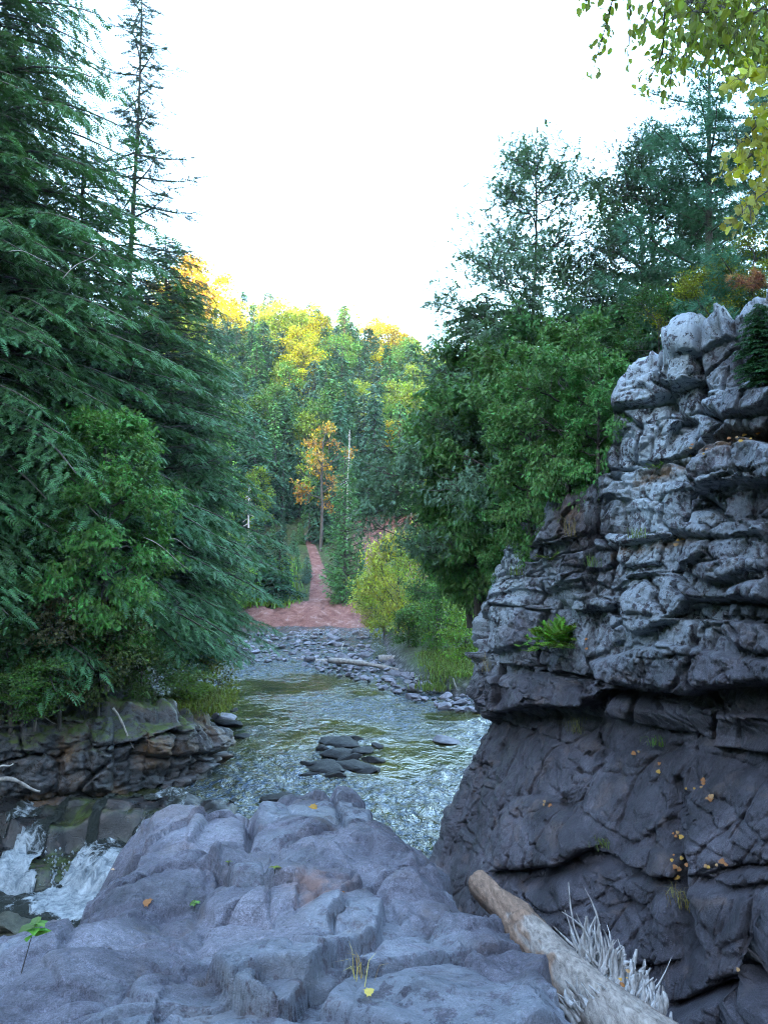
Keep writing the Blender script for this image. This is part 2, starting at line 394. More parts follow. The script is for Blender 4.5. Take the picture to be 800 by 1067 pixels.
CP = [  # polygons (px), protrusion m, rounding px
    ([(676, 386), (670, 372), (690, 352), (735, 330), (760, 322), (764, 345), (745, 362), (705, 380)], .12, 14),
    ([(732, 416), (752, 410), (830, 410), (830, 452), (790, 452), (732, 466)], .24, 9),
    ([(642, 405), (690, 388), (700, 400), (695, 440), (668, 470), (640, 500), (630, 480)], .16, 10),
    ([(626, 519), (676, 504), (722, 500), (760, 470), (830, 455), (830, 505), (740, 517), (720, 540), (707, 558), (650, 572), (626, 574)], .16, 7),
    ([(711, 535), (735, 530), (800, 546), (830, 546), (825, 560), (755, 562), (715, 560)], .2, 7),
    ([(715, 587), (728, 567), (800, 554), (840, 552), (840, 590), (790, 598), (769, 606), (746, 608), (722, 598)], .26, 12),
    ([(657, 618), (691, 599), (715, 601), (746, 628), (722, 636), (719, 650), (668, 662), (657, 655)], .30, 12),
    ([(761, 628), (773, 612), (840, 592), (840, 690), (777, 676), (761, 655)], .28, 14),
    ([(640, 616), (668, 598), (693, 594), (712, 600), (690, 602), (665, 614)], .2, 5),
    ([(502, 626), (548, 620), (554, 670), (513, 680), (500, 672)], .22, 7),
    ([(568, 603), (618, 597), (620, 612), (572, 616)], .2, 5),
    ([(545, 563), (575, 556), (580, 590), (550, 600)], .12, 6),
    ([(590, 556), (622, 560), (616, 592), (586, 590)], .12, 6),
    ([(600, 620), (650, 622), (655, 668), (610, 690), (596, 660)], .14, 8),
    ([(509, 705), (560, 700), (622, 722), (612, 738), (560, 735), (512, 742)], .30, 12),
    ([(610, 690), (700, 668), (770, 682), (840, 690), (840, 710), (754, 713), (728, 722), (680, 716), (628, 712)], .28, 14),
    ([(627, 724), (655, 727), (658, 752), (629, 747)], .24, 6),
    ([(659, 724), (698, 729), (748, 738), (748, 769), (661, 754)], .22, 6),
    ([(751, 740), (840, 744), (840, 786), (751, 777)], .27, 7),
    ([(515, 868), (535, 830), (575, 830), (610, 860), (625, 880), (583, 900), (515, 908)], .35, 22),
    ([(640, 892), (680, 880), (712, 888), (705, 914), (670, 905)], .18, 8),
    ([(620, 790), (680, 775), (720, 800), (705, 850), (660, 880), (600, 840)], .12, 18),
    ([(715, 830), (760, 800), (850, 800), (850, 905), (790, 900), (720, 912)], .18, 18),
    ([(716, 925), (770, 905), (860, 900), (860, 1000), (790, 1008), (740, 1022)], .2, 20),
    ([(530, 925), (620, 900), (700, 920), (710, 1000), (640, 1010), (560, 960)], .2, 22),
    ([(600, 1040), (700, 1052), (760, 1030), (880, 1000), (900, 1120), (560, 1120)], .3, 14),
]
CLDG = [
    ([(676, 388), (691, 381), (735, 373), (775, 350)], .10, 14, -.16, 12),
    ([(632, 500), (645, 503), (672, 500), (695, 476), (730, 467), (775, 453), (860, 445)], -.16, 10, .10, 30),
    ([(690, 470), (700, 448), (712, 436), (731, 438)], .12, 20, -.30, 16),
    ([(722, 520), (740, 512), (765, 507), (900, 505)], .16, 26, -.34, 26),
    ([(640, 572), (711, 561), (753, 563), (900, 548)], .08, 16, -.20, 7),
    ([(498, 624), (536, 613), (567, 616), (620, 603), (640, 616), (668, 603), (692, 600)], .10, 12, -.18, 8),
    ([(716, 594), (746, 610), (770, 607), (900, 590)], .06, 10, -.22, 9),
    ([(498, 676), (520, 680), (556, 672), (600, 690)], .08, 16, -.16, 12),
    ([(505, 742), (560, 738), (612, 736), (629, 718), (661, 718), (726, 724), (754, 715), (900, 712)], .22, 30, -.42, 24),
    ([(505, 908), (546, 908), (583, 900), (615, 886), (638, 892), (670, 905), (707, 915)], .1, 20, -.22, 14),
    ([(640, 540), (668, 532), (700, 535)], .05, 10, -.06, 8),
    ([(520, 585), (560, 590), (600, 578)], .06, 12, -.10, 8),
    ([(655, 664), (700, 655), (722, 640), (760, 660), (800, 684)], .04, 10, -.14, 8),
]
CCR = [([(731, 380), (732, 416), (730, 468)], .25, 3.5), ([(700, 388), (697, 420), (712, 440)], .15, 4), ([(707, 815), (703, 860), (710, 906), (714, 952), (728, 985)], .22, 5),
       ([(700, 1052), (744, 1031), (820, 1006)], .2, 3.5), ([(735, 915), (765, 924), (820, 920)], .15, 4), ([(560, 775), (566, 820), (580, 832)], .06, 4), ([(505, 800), (497, 840), (486, 900)], .12, 4),
       ([(520, 780), (512, 840), (500, 905)], .10, 4), ([(626, 520), (625, 575), (610, 600)], .12, 3), ([(655, 640), (648, 690), (640, 712)], .08, 3), ([(570, 640), (575, 690), (560, 712)], .08, 3),
       ([(740, 660), (735, 690), (720, 715)], .08, 2.5), ([(600, 760), (640, 790), (660, 830), (640, 870)], .05, 4), ([(700, 780), (760, 790), (820, 812)], .07, 3.5), ([(640, 930), (660, 980), (650, 1040)], .05, 3),
       ([(780, 740), (776, 780)], .05, 2), ([(690, 520), (686, 545)], .03, 2), ([(660, 510), (655, 560)], .03, 2), ([(542, 625), (540, 672)], .04, 2), ([(760, 330), (775, 370), (765, 410)], .12, 4)]
def wall_rock(name, curve, ncol, nrow, rim, zbot, prof, polys, ledges, cracks, mat, capn=30, capd=4.0, fac=(.16, 1.1), fine=.05, strata=1.6, lich=None, colw=None, fmul=None, bs=(1.5, .95), kk=1.0, face=0.0):
    P = curve; n = len(P)
    T = np.gradient(P, axis=0); 
    for _ in range(12): T[1:-1] = (T[:-2]+T[1:-1]*2+T[2:])/4
    T /= np.hypot(T[:, 0], T[:, 1])[:, None]; NX = -T[:, 1]; NY = T[:, 0]
    rz = rim(P)
    v = np.linspace(0, 1, nrow)
    Z = zbot+(rz[:, None]-zbot)*v[None]
    off = prof(P, Z, rz)
    X = P[:, 0, None]+NX[:, None]*off; Y = P[:, 1, None]+NY[:, None]*off
    if capn:
        c = np.linspace(0, 1, capn+1)[1:]**1.5*capd
        last = off[:, -1]
        Xc = P[:, 0, None]+NX[:, None]*(last[:, None]-c[None]); Yc = P[:, 1, None]+NY[:, None]*(last[:, None]-c[None]); Zc = rz[:, None]+.12*c[None]
        X = np.hstack([X, Xc]); Y = np.hstack([Y, Yc]); Z = np.hstack([Z, Zc])
    nt_ = X.shape[1]
    px, py = proj(X.ravel(), Y.ravel(), Z.ravel())
    pts = np.stack([X.ravel(), Y.ravel(), Z.ravel()], 1)
    wv = pts+.09*np.stack([fbm(pts*1.3, 3), fbm(pts*1.3+30, 3), fbm(pts*1.3+60, 3)], 1)
    d = feat(px, py, polys, ledges, cracks)
    sc = np.array([1/fac[1], 1/fac[1], strata/fac[1]])
    f1, b1, _ = facets(wv*sc, .55); f2, b2, _ = facets(wv*sc*2.7+7, .6)
    w = fac[0]
    f3, b3, _ = facets(wv*sc*6.5+3, .8)
    fm = 1.0 if fmul is None else fmul(pts)
    arc = np.r_[0, np.cumsum(np.hypot(*np.diff(P, axis=0).T))]; S = np.repeat(arc, nt_)+.10*fbm(pts*.9+40, 2); Zs = pts[:, 2]+.07*fbm(pts*.8+70, 2)+.10*(S-S.mean())*.6
    k1, j1 = blocks(S/bs[0], Zs/bs[1], 3); k2, j2 = blocks(S/bs[0]*2.2+5, Zs/bs[1]*2.1+3, 9); k3, j3 = blocks(S/.22+5, Zs/.16+3, 19)
    hide = smooth(fbm(pts*.6+90, 2)*1.5+.75)
    bl = .18*k1+.075*k2*hide*kk+.012*k3*hide-.20*np.exp(-(j1/.04)**2)-.07*kk*hide*np.exp(-(j2/.06)**2)-.015*hide*np.exp(-(j3/.1)**2)
    g1, e1 = planes(wv*sc*.75+11, .8, .5, .35); g2, e2 = planes(wv*sc*2.1+21, .8, .6, .4); g3, e3 = planes(wv*sc*5.5+5, .8, .6, .4)
    disp = d+bl*np.clip(fm*1.5-.5, .24, 1)*(1+.12*(face > 0))*(w/.12)+fm*(.2*w*f1+.15*w*f2+.10*w*f3-.02*np.exp(-b1*18))+w*((1.15-.75*fm)*1.4*(g1+.3)+(.85-.35*fm)*1.1*(g2+.3)+.25*(g3+.3))-.06*np.exp(-e1*26)-.02*np.exp(-e2*26)+fine*fbm(pts*5, 5)*(.4+.6*fm)+.10*fbm(pts*.8+4, 3)
    g = np.ones(nt_); 
    if capn: g[nrow:] = np.linspace(1, .3, capn)
    A = np.zeros((n, nt_, 3)); 
    tilt = np.zeros(nt_); 
    if capn: tilt[nrow-6:nrow+6] = np.linspace(0, 1, 12); tilt[nrow+6:] = 1
    vw = -P/np.linalg.norm(P, axis=1)[:, None]; fw = face*np.sqrt(np.clip(NX*vw[:, 0]+NY*vw[:, 1]+.05, 0, 1))
    DX = NX+fw*vw[:, 0]; DY = NY+fw*vw[:, 1]; dl = np.hypot(DX, DY)+1e-6; DX = DX/dl; DY = DY/dl
    nrm = np.stack([DX[:, None]*(1-tilt), DY[:, None]*(1-tilt), np.broadcast_to(tilt+.12, (n, nt_))], -1).reshape(-1, 3)
    nrm /= np.linalg.norm(nrm, axis=1)[:, None]
    Q = pts+nrm*(disp*np.tile(g, n))[:, None]
    li, stn, mo = lich(px, py, Q, P, nt_)
    me = mk_mesh(name, Q, grid_faces(n, nt_), mat, True, {'lichen': li, 'stain': stn, 'moss': mo})
    return me, Q.reshape(n, nt_, 3), nrm.reshape(n, nt_, 3)

def cliff_build():
    # column positions: dense in view
    P0 = spline(CL, 4000)
    pxs, _ = proj(P0[:, 0], P0[:, 1], P0[:, 1]*0-1.0)
    pxs = np.where(P0[:, 1] < 1, 3000, pxs)
    dens = np.where((P0[:, 1] > 6.3) & (P0[:, 1] < 14.8), np.abs(np.gradient(pxs)), .02*np.abs(np.gradient(P0[:, 1]))*60)
    dens += 1e-3
    # rounded plan
    for _ in range(60): P0[1:-1] = (P0[:-2]+P0[1:-1]*2+P0[2:])/4
    cum = np.cumsum(dens); cum = (cum-cum[0])/(cum[-1]-cum[0])
    idx = np.interp(np.linspace(0, 1, 620), cum, np.arange(4000))
    P = np.stack([np.interp(idx, np.arange(4000), P0[:, k]) for k in (0, 1)], 1)
    rimY = [-3, 3, 6, 7.0, 7.5, 8.0, 8.7, 9.5, 9.75, 10.0, 10.3, 11.3, 12.5, 13.3, 13.8, 14.6, 16, 20, 24]
    rimZ = [1.8, 2.2, 2.5, 2.6, 2.62, 2.45, 2.25, 2.05, 1.6, .62, .5, .36, .16, -.5, -1.0, -1.6, -2.2, -2.6, -2.8]
    rim = lambda P: np.interp(P[:, 1], rimY, rimZ)+.06*fbm(np.stack([P[:, 0]*2, P[:, 1]*2, 0*P[:, 0]], 1), 3)
    def prof(P, Z, rz):
        zn = np.interp(P[:, 1], [0, 7, 8, 11.3, 13.3, 15, 20], [-1.5, -1.62, -1.85, -2.45, -3.1, -3.3, -3.5])[:, None]
        u = np.clip(zn-Z, 0, 9)
        tot = np.interp(P[:, 1], [0, 6, 9, 14, 15.5, 18], [.45, .45, .42, .40, .3, .1])[:, None]
        low = smooth(u/.25)*(-.30)+tot*u+.25*smooth(u/1.4)*smooth((14-P[:, 1])/4)[:, None]
        up = -.50*smooth((Z-(rz[:, None]-1.9))/1.9)*smooth((10-P[:, 1])/2)[:, None]-.10*np.clip(Z-zn-1, 0, 9)
        return np.where(u > 0, low, up)
    def lich(px, py, Q, P, nt_):
        z = Q[:, 2]; y = Q[:, 1]
        zn = np.interp(y, [0, 7, 8, 11.3, 13.3], [-1.5, -1.62, -1.85, -2.45, -3.1])
        l = smooth((z-zn-.15)/.8)*(.55+.45*smooth((z-zn-1.2)/1))
        l = l*np.clip(.75+.8*fbm(Q*.7, 3), 0, 1)
        st = np.exp(-((py-np.interp(px, [640, 700, 730, 775, 840], [512, 488, 474, 460, 452]))/9)**2)*(px > 660)*(z > -1)
        st = np.maximum(st, .8*np.exp(-((py-np.interp(px, [640, 707, 740], [580, 566, 566]))/5)**2)*(px < 740)*(px > 640))
        st = np.maximum(st, .6*np.exp(-(((px-600)/14)**2+((py-545)/22)**2)))
        return l, st, smooth((z-rim(np.stack([Q[:, 0], Q[:, 1]], 1))+.1)/.3)
    me, Q, Nn = wall_rock('cliff', P, 620, 600, rim, -7.2, prof, CP, CLDG, CCR, M['cliff'], lich=lich, fac=(.12, .80), fine=.03, strata=1.15, face=2.2, fmul=lambda p: .38+.62*smooth((p[:, 2]-np.interp(p[:, 1], [0, 7, 8, 11.3, 13.3], [-1.5, -1.62, -1.85, -2.45, -3.1])+.1)/.3))
    tag(link('cliff', me), 'tall layered dark basalt cliff with pale lichen on the upper ledges, right of the river', 'cliff', kind='structure')
    return Q, Nn
CQ, CN = cliff_build()
_cpx, _cpy = proj(CQ[:, :600, 0].ravel(), CQ[:, :600, 1].ravel(), CQ[:, :600, 2].ravel())
_cq = CQ[:, :600].reshape(-1, 3); _cn = CN[:, :600].reshape(-1, 3); _cd = np.linalg.norm(_cq, axis=1)
def on_cliff(px, py):
    d = (_cpx-px)**2+(_cpy-py)**2
    k = np.where(d < d.min()+2.0)[0]; k = k[np.argmin(_cd[k])]
    return _cq[k], _cn[k]

# ------------------------------------------------------------------ rock bank on the left
def left_bank():
    C = [(-16, 13.2), (-12, 14.6), (-9.2, 15.8), (-7.3, 16.9), (-6.0, 17.1), (-5.85, 17.9), (-5.4, 18.1), (-4.75, 18.9), (-4.5, 19.9), (-4.9, 21.5), (-6.5, 23), (-8, 25)]
    P0 = spline(C, 2000)
    for _ in range(40): P0[1:-1] = (P0[:-2]+P0[1:-1]*2+P0[2:])/4
    P = P0[np.linspace(0, 1999, 420).astype(int)][::-1].copy()
    rim = lambda P: np.interp(P[:, 0], [-16, -9, -6, -5.7, -4.7, -4.4], [-3.7, -4.0, -4.05, -4.2, -4.6, -4.95])-.9*smooth((P[:, 1]-20)/2.5)+.12*fbm(np.stack([P[:, 0]*1.5, P[:, 1]*1.5, 0*P[:, 0]], 1), 3)
    prof = lambda P, Z, rz: -.35*smooth((Z-rz[:, None]+.7)/.7)+.12*np.clip(-5-Z, 0, 3)
    polys = [([(20, 780), (60, 755), (118, 765), (118, 826), (60, 828), (20, 825)], .25, 16), ([(140, 760), (175, 752), (176, 790), (140, 785)], .22, 6), ([(178, 750), (226, 762), (228, 782), (178, 788)], .25, 7),
             ([(140, 788), (176, 792), (176, 826), (138, 832)], .22, 7), ([(178, 792), (228, 786), (226, 806), (180, 822)], .24, 7)]
    lich = lambda px, py, Q, P, nt_: (.12*np.ones(len(Q)), .75*smooth(fbm(Q*.8+5, 3)*1.6), smooth((Q[:, 2]+4.9)/.3))
    me, Q, _ = wall_rock('rock_bank', P, 420, 110, rim, -7.2, prof, polys, [([(130, 788), (228, 784)], .05, 8, -.08, 4)], [([(123, 740), (126, 830)], .5, 6), ([(90, 750), (96, 830)], .12, 3)], M['bank'], capn=24, capd=2.6, fac=(.20, .75), fine=.05, strata=.6, bs=(1.25, 1.2), kk=.5, lich=lich)
    tag(link('rock_bank', me), 'low brown fractured rock bank under the trees on the left of the river', 'rock bank', kind='structure')
left_bank()

# ------------------------------------------------------------------ foreground outcrop
FGO = [(-260, 1000), (0, 955), (26, 938), (52, 936), (88, 944), (101, 921), (142, 897), (150, 874), (163, 855), (210, 851), (259, 847), (268, 850), (285, 839), (340, 833), (378, 838), (388, 852), (392, 868), (410, 866), (440, 895), (460, 915), (490, 932), (520, 957), (550, 990), (590, 1025), (622, 1072), (690, 1150), (760, 1250)]
BZ0, BSL = -1.55, .15
def on_base(px, py):
    d = ray(px, py); t = BZ0/(d[2]+BSL*d[1]); return d*t
FGP = [([(142, 899), (149, 874), (161, 852), (212, 848), (216, 868), (200, 880), (186, 890)], .26, 14), ([(190, 884), (200, 862), (235, 848), (258, 862), (258, 885), (232, 892)], .22, 14),
       ([(264, 868), (270, 845), (300, 833), (330, 829), (352, 850), (362, 875), (330, 884), (290, 890), (262, 885)], .30, 14), ([(342, 832), (382, 834), (390, 850), (386, 872), (366, 874), (350, 850)], .36, 10),
       ([(350, 892), (372, 872), (402, 866), (442, 893), (458, 914), (400, 906)], .10, 12), ([(206, 938), (225, 922), (275, 916), (280, 950), (272, 958), (225, 960)], .12, 14),
       ([(213, 1036), (246, 1008), (290, 985), (330, 962), (372, 930), (402, 950), (392, 990), (350, 1030), (310, 1068), (292, 1100), (250, 1080)], .20, 7),
       ([(278, 915), (300, 903), (350, 900), (372, 925), (330, 958), (288, 982), (272, 970)], .08, 7), ([(95, 925), (140, 900), (190, 888), (232, 895), (226, 918), (200, 930), (120, 950), (90, 946)], .09, 10),
       ([(402, 930), (440, 900), (490, 930), (520, 960), (480, 975), (420, 965)], .07, 12), ([(330, 1075), (356, 1044), (400, 1000), (480, 985), (560, 1010), (620, 1075), (500, 1120)], .12, 14),
       ([(40, 1000), (110, 1002), (200, 960), (262, 985), (215, 1020), (150, 1060), (60, 1060)], .07, 22), ([(0, 962), (50, 940), (88, 950), (60, 990), (0, 1010)], .06, 14), ([(380, 890), (430, 900), (440, 925), (395, 930)], .06, 10)]
FGC = [([(52, 998), (100, 1000), (128, 992), (190, 1000)], .035, 2.0), ([(262, 842), (259, 866), (261, 890)], .10, 3), ([(186, 892), (232, 893), (262, 889), (300, 891), (350, 884)], .06, 2.5), ([(288, 985), (280, 950), (277, 920), (290, 895)], .05, 2.5),
       ([(205, 1046), (246, 1010), (262, 992), (288, 982)], .06, 3), ([(330, 1075), (358, 1042), (396, 1000)], .04, 2.2), ([(412, 1070), (440, 1060), (480, 1066), (520, 1062)], .05, 2), ([(345, 835), (352, 852), (364, 876)], .08, 3),
       ([(402, 952), (440, 965), (500, 975)], .03, 3), ([(120, 900), (150, 930), (205, 935)], .02, 3), ([(0, 1030), (60, 1000), (88, 948)], .03, 4), ([(330, 900), (372, 926), (402, 950)], .03, 3), ([(440, 985), (500, 1010), (540, 1050)], .025, 3)]
def build_fg():
    nr, nc = 620, 620
    Y = np.exp(np.linspace(np.log(1.3), np.log(10.5), nr)); U = np.linspace(-1.25, .85, nc)
    YY, UU = np.meshgrid(Y, U, indexing='ij'); y = YY.ravel(); x = (UU*YY).ravel()
    base = BZ0-BSL*y
    px, py = proj(x, y, base)
    out = [tuple(on_base(*p)[:2]) for p in FGO]+[(3.5, .4), (-6.5, .4)]
    sd = poly_sd(x, y, out)
    sd = sd+.14*fbm(np.stack([x*2.2, y*2.2, 0*x], 1), 4)*smooth(1-np.abs(sd)/1)
    h = .50*feat(px, py, FGP[:5], [], [])+.80*feat(px, py, FGP[5:], [], [])+.75*feat(px, py, [], [], FGC)
    p3 = np.stack([x, y, 0*x], 1); wv = p3+.15*np.stack([fbm(p3*.9, 3), fbm(p3*.9+9, 3), 0*x], 1)
    f1, b1, _ = facets(wv*.95, .7); f2, b2, _ = facets(wv*2.6+5, .8)
    f3, b3, _ = facets(wv*6+5, .8)
    g1, e1 = planes(wv*.8+2, .7, .5, .3); g2, e2 = planes(wv*2.3+8, .7, .6, .4); g3, e3 = planes(wv*6.5+8, .7, .6, .4)
    z = base+h+.012*f1+.006*f2+.20*(g1+.25)+.075*(g2+.3)+.028*(g3+.3)+.010*f2*smooth(fbm(p3*.8+20, 2)+.4)-.04*np.exp(-e1*45)-.018*np.exp(-e2*45)*smooth(fbm(p3*.7+3, 2)+.3)+.07*fbm(p3*.9, 3)+.010*fbm(p3*5, 5)
    ca, sa = cos(.6), sin(.6); wb = .10*fbm(p3*1.5+50, 3)
    k1, j1 = blocks((x*ca+y*sa)/1.8+wb, (-x*sa+y*ca)/1.05+wb, 41, .9); k2, j2 = blocks((x*ca-y*sa)/.5+wb, (x*sa+y*ca)/.33+wb, 47, .9); hd = smooth(fbm(p3*.9+70, 2)*2+.2)
    z = z+.040*k1+.014*k2*hd-.065*np.exp(-(j1/.020)**2)-.016*hd*np.exp(-(j2/.045)**2)
    o = np.clip(-sd, 0, 9)
    z = z-.10*smooth(1-sd/.35)*(sd > 0)-(sd <= 0)*.10-np.where(x > -1.5, 3.1, 1.6)*o**.9*(1+.35*fbm(np.stack([x*1.6, y*1.6, 0*x+3], 1), 3))
    z = np.maximum(z, -7.3)
    pink = np.exp(-(((px-332)/34)**2+((py-940)/14)**2)**2)
    stn = .95*pink
    me = mk_mesh('rock_outcrop', np.stack([x, y, z], 1), grid_faces(nr, nc), M['slab'], True, {'lichen': .30*smooth(fbm(p3*1.3, 3)*1.5+.2), 'stain': stn, 'moss': 0*x})
    tag(link('rock_outcrop', me), 'broad smooth blue-grey slab of bedrock filling the bottom of the view', 'rock outcrop', kind='structure')
    return np.stack([x, y, z], 1), px, py
FQ, _, _ = build_fg()
_fpx, _fpy = proj(FQ[:, 0], FQ[:, 1], FQ[:, 2]); _fd = FQ[:, 1]
def on_fg(px, py):
    d = (_fpx-px)**2+(_fpy-py)**2; k = np.where(d < d.min()+6)[0]; return FQ[k[np.argmin(_fd[k])]]

# ------------------------------------------------------------------ wet mound + falls + pool
def mound():
    nx, ny = 260, 200
    xs = np.linspace(-12, -2.6, nx); ys = np.linspace(12.8, 18.6, ny)
    X, Y = np.meshgrid(xs, ys, indexing='ij'); x = X.ravel(); y = Y.ravel()
    p = np.stack([x, y, 0*x], 1)
    crest = 16.6+.10*(x+6)+.3*fbm(p*.6, 2)
    t = (crest-y)
    z = -5.80-.10*np.clip(x+4.2, 0, 3)-np.where(t > 0, .16*t+.42*smooth((t-.8+.4*fbm(p*1.1, 2))/.5)+.6*smooth((t-2.0)/.9), .35*np.abs(t)**1.3)
    z += .07*fbm(p*1.5, 4)+.30*(planes(p*1.1, .8, .6, .5)[0]+.3)+.08*(planes(p*3.3, .8, .6, .5)[0]+.3)
    z = z-.9*smooth((x+3.4)/.7)
    me = mk_mesh('wet_rock', np.stack([x, y, z], 1), grid_faces(nx, ny), M['wet'], True, {'moss': .6*smooth(fbm(p*.9+4, 3)+.3)})
    tag(link('wet_ledge', me), 'dark wet rock ledge with a thin sheet of water sliding over it', 'rock ledge', kind='structure')
    # falling water
    fo = smooth((t-.5)/1.2); lanes = smooth(fbm(np.stack([x*2.2, y*.25, 0*x], 1), 3)*1.6+.42+.5*smooth((-x-5)/1.5))
    keepm = (lanes > .30) & ((fo > .35) | (vnoise(np.stack([x*5, y*1.3, 0*x], 1)) > .05)) & (t > -1.6) & (t < 3.4) & (x < -3.3) & (z > -7.0)
    fc = grid_faces(nx, ny); k = keepm[fc].all(1)
    zz = z+.03+.03*fbm(p*6, 3)+.05*fo
    me = mk_mesh('waterfall', np.stack([x, y, zz], 1), fc[k], M['foam'], True, {'foam': np.clip(.22+.42*fo*lanes+.34*fbm(np.stack([x*3, y*1., 0*x], 1), 3)+.35*smooth((t-1.6)/.5), 0, 1)})
    tag(link('waterfall', me), 'small white cascade pouring over the dark ledge on the left', 'waterfall', kind='structure')
    nx, ny = 200, 160
    xs = np.linspace(-12, -1.5, nx); ys = np.linspace(9, 15.4, ny)
    X, Y = np.meshgrid(xs, ys, indexing='ij'); x = X.ravel(); y = Y.ravel(); p = np.stack([x, y, 0*x], 1)
    z = -6.68+.08*fbm(p*1.6, 5)+.05*np.abs(fbm(p*5, 3))
    fm = smooth(1.0-np.hypot((x+5.4)/2.3, (y-14.0)/1.9)+.45*fbm(p, 4))
    me = mk_mesh('pool', np.stack([x, y, z], 1), grid_faces(nx, ny), M['foam'], True, {'foam': fm})
    tag(link('plunge_pool', me), 'churning white pool at the foot of the small cascade', 'water', kind='structure')
    # splashes
    V = []; Fc = []; 
    tet = np.array([(1, 0, 0), (-1, 0, 0), (0, 1, 0), (0, -1, 0), (0, 0, 1), (0, 0, -1)], float)
    tf = np.array([(0, 2, 4), (2, 1, 4), (1, 3, 4), (3, 0, 4), (2, 0, 5), (1, 2, 5), (3, 1, 5), (0, 3, 5)])
    n_ = 500; c = np.stack([RNG.normal(-6.0, .9, n_), RNG.normal(14.95, .22, n_), -6.65+np.abs(RNG.normal(0, .17, n_))], 1)
    V = (c[:, None]+tet[None]*RNG.uniform(.008, .032, n_)[:, None, None]*np.array([1, 1, 1.5])).reshape(-1, 3)
    Fc = (tf[None]+6*np.arange(n_)[:, None, None]).reshape(-1, 3)
    me = mk_mesh('spray', V, Fc, M['foam'], True, {'foam': np.ones(len(V))})
    tag(link('spray', me), 'white droplets leaping where the cascade hits the pool', 'spray', kind='stuff')
mound()

# ------------------------------------------------------------------ boulders
def ico(sub):
    import bmesh
    bm = bmesh.new(); bmesh.ops.create_icosphere(bm, subdivisions=sub, radius=1)
    V = np.array([v.co[:] for v in bm.verts]); Fc = np.array([[v.index for v in f.verts] for f in bm.faces]); bm.free(); return V, Fc
ICO4, ICO3 = ico(5), ico(3)
def rock_mesh(seed, flat=.55, sub=ICO3, mat=None, ang=.35):
    V, Fc = sub; r = np.random.default_rng(seed); o = r.uniform(0, 90, 3)
    V = V.copy()
    # cut with random planes for broken faces
    for k in range(16):
        nn = r.normal(size=3); nn /= np.linalg.norm(nn); lim = r.uniform(.42, .85)
        d = V@nn; V = V-np.clip(d-lim, 0, 9)[:, None]*nn*.97
    V += V*(.16*fbm(V*1.6+o, 3))[:, None]+V*(.05*fbm(V*5+o, 3))[:, None]
    V *= np.array([1, r.uniform(.6, .85), flat*r.uniform(.8, 1.15)])
    me = mk_mesh('rock', V, Fc, mat or M['boulder'], True, {'moss': np.zeros(len(V)), 'lichen': np.zeros(len(V)), 'stain': np.zeros(len(V))})
    return me
RV = [rock_mesh(100+i, .5) for i in range(9)]
RB = [rock_mesh(200+i, .6, ICO4) for i in range(3)]
def put_rock(px, py, wpx, label, group=None, col=(1, 1, 1), zb=None, big=False, sz=1.0, Y=None, sink=.35, name='boulder'):
    if Y is None: Y = float(-(WATER)/((py-560)/F)) if py > 575 else 40
    X = at(px, py, Y)[0]; w = wpx/F*Y/2
    me = random.choice(RB if big else RV)
    z = (WATER if zb is None else zb)+w*.5*sz*(1-sink*2)*.6
    o = link(name, me, None, (X, Y, z), random.uniform(-.6, .6) if big else random.uniform(0, 6.28), (w, w, w*sz), col)
    o.rotation_euler[0] = random.uniform(-.15, .15)
    tag(o, label, 'boulder' if name == 'boulder' else 'rock', group); return o
dk = (.035, .033, .036)
for i, (px, py, w, s) in enumerate([(340, 798, 55, .5), (365, 795, 46, .55), (352, 783, 40, .6), (372, 780, 34, .6), (383, 789, 26, .7), (358, 773, 44, .5), (345, 769, 34, .45), (328, 802, 34, .3), (378, 799, 28, .6), (363, 788, 24, .9)]):
    put_rock(352+(px-352)*1.15, py, w*1.35, ['long flat wet rock at the front of the midstream pile', 'black wet rock at the right end of the midstream pile front', 'dark rock in the middle of the midstream pile', 'dark rock on the right flank of the midstream pile',
        'small dark rock at the right tip of the midstream pile', 'flat dark rock at the back of the midstream pile', 'low dark rock farthest up the midstream pile', 'thin wet rock at the left tip of the midstream pile',
        'small wet rock at the near right corner of the midstream pile', 'upright little dark rock topping the midstream pile'][i], 'dark wet rocks piled midstream', dk, sz=s*.8, name='wet_rock')
for (px_, py_, w_, l_) in [(322, 795, 26, 'small wet rock at the upstream left of the midstream pile'), (392, 800, 22, 'little wet rock off the right end of the midstream pile'), (336, 778, 24, 'low wet rock on the left flank of the midstream pile'), (392, 775, 18, 'tiny dark rock behind the right flank of the midstream pile'), (368, 768, 26, 'low dark rock at the back right of the midstream pile'), (350, 806, 30, 'nearest low wet rock of the midstream pile')]:
    put_rock(px_, py_, w_, l_, 'dark wet rocks piled midstream', dk, sz=.8, name='wet_rock')
put_rock(463, 768, 50, 'flat grey rock just awash near the cliff', None, (.6, .6, .65), sz=.35, name='wet_rock')
put_rock(292, 828, 50, 'low black rock breaking the water behind the slab', None, dk, sz=.25, name='wet_rock')
put_rock(222, 760, 30, 'dark rock shelf end reaching into the river from the left bank', 'rocks off the left bank', dk, sz=.5, name='wet_rock')
put_rock(252, 765, 34, 'low dark rock farthest out from the left bank ledge', 'rocks off the left bank', dk, sz=.4, name='wet_rock')
put_rock(238, 753, 40, 'tilted dark rock against the mossy left bank', 'rocks off the left bank', dk, sz=.5, name='wet_rock')
put_rock(244, 738, 16, 'small dark rock alone in the water by the left bank', None, dk, sz=.6, name='wet_rock')
put_rock(466, 878, 52, 'dark boulder with a pale top wedged at the foot of the cliff', None, (.55, .55, .6), sz=1.0, big=True, Y=13.2, zb=-5.9)
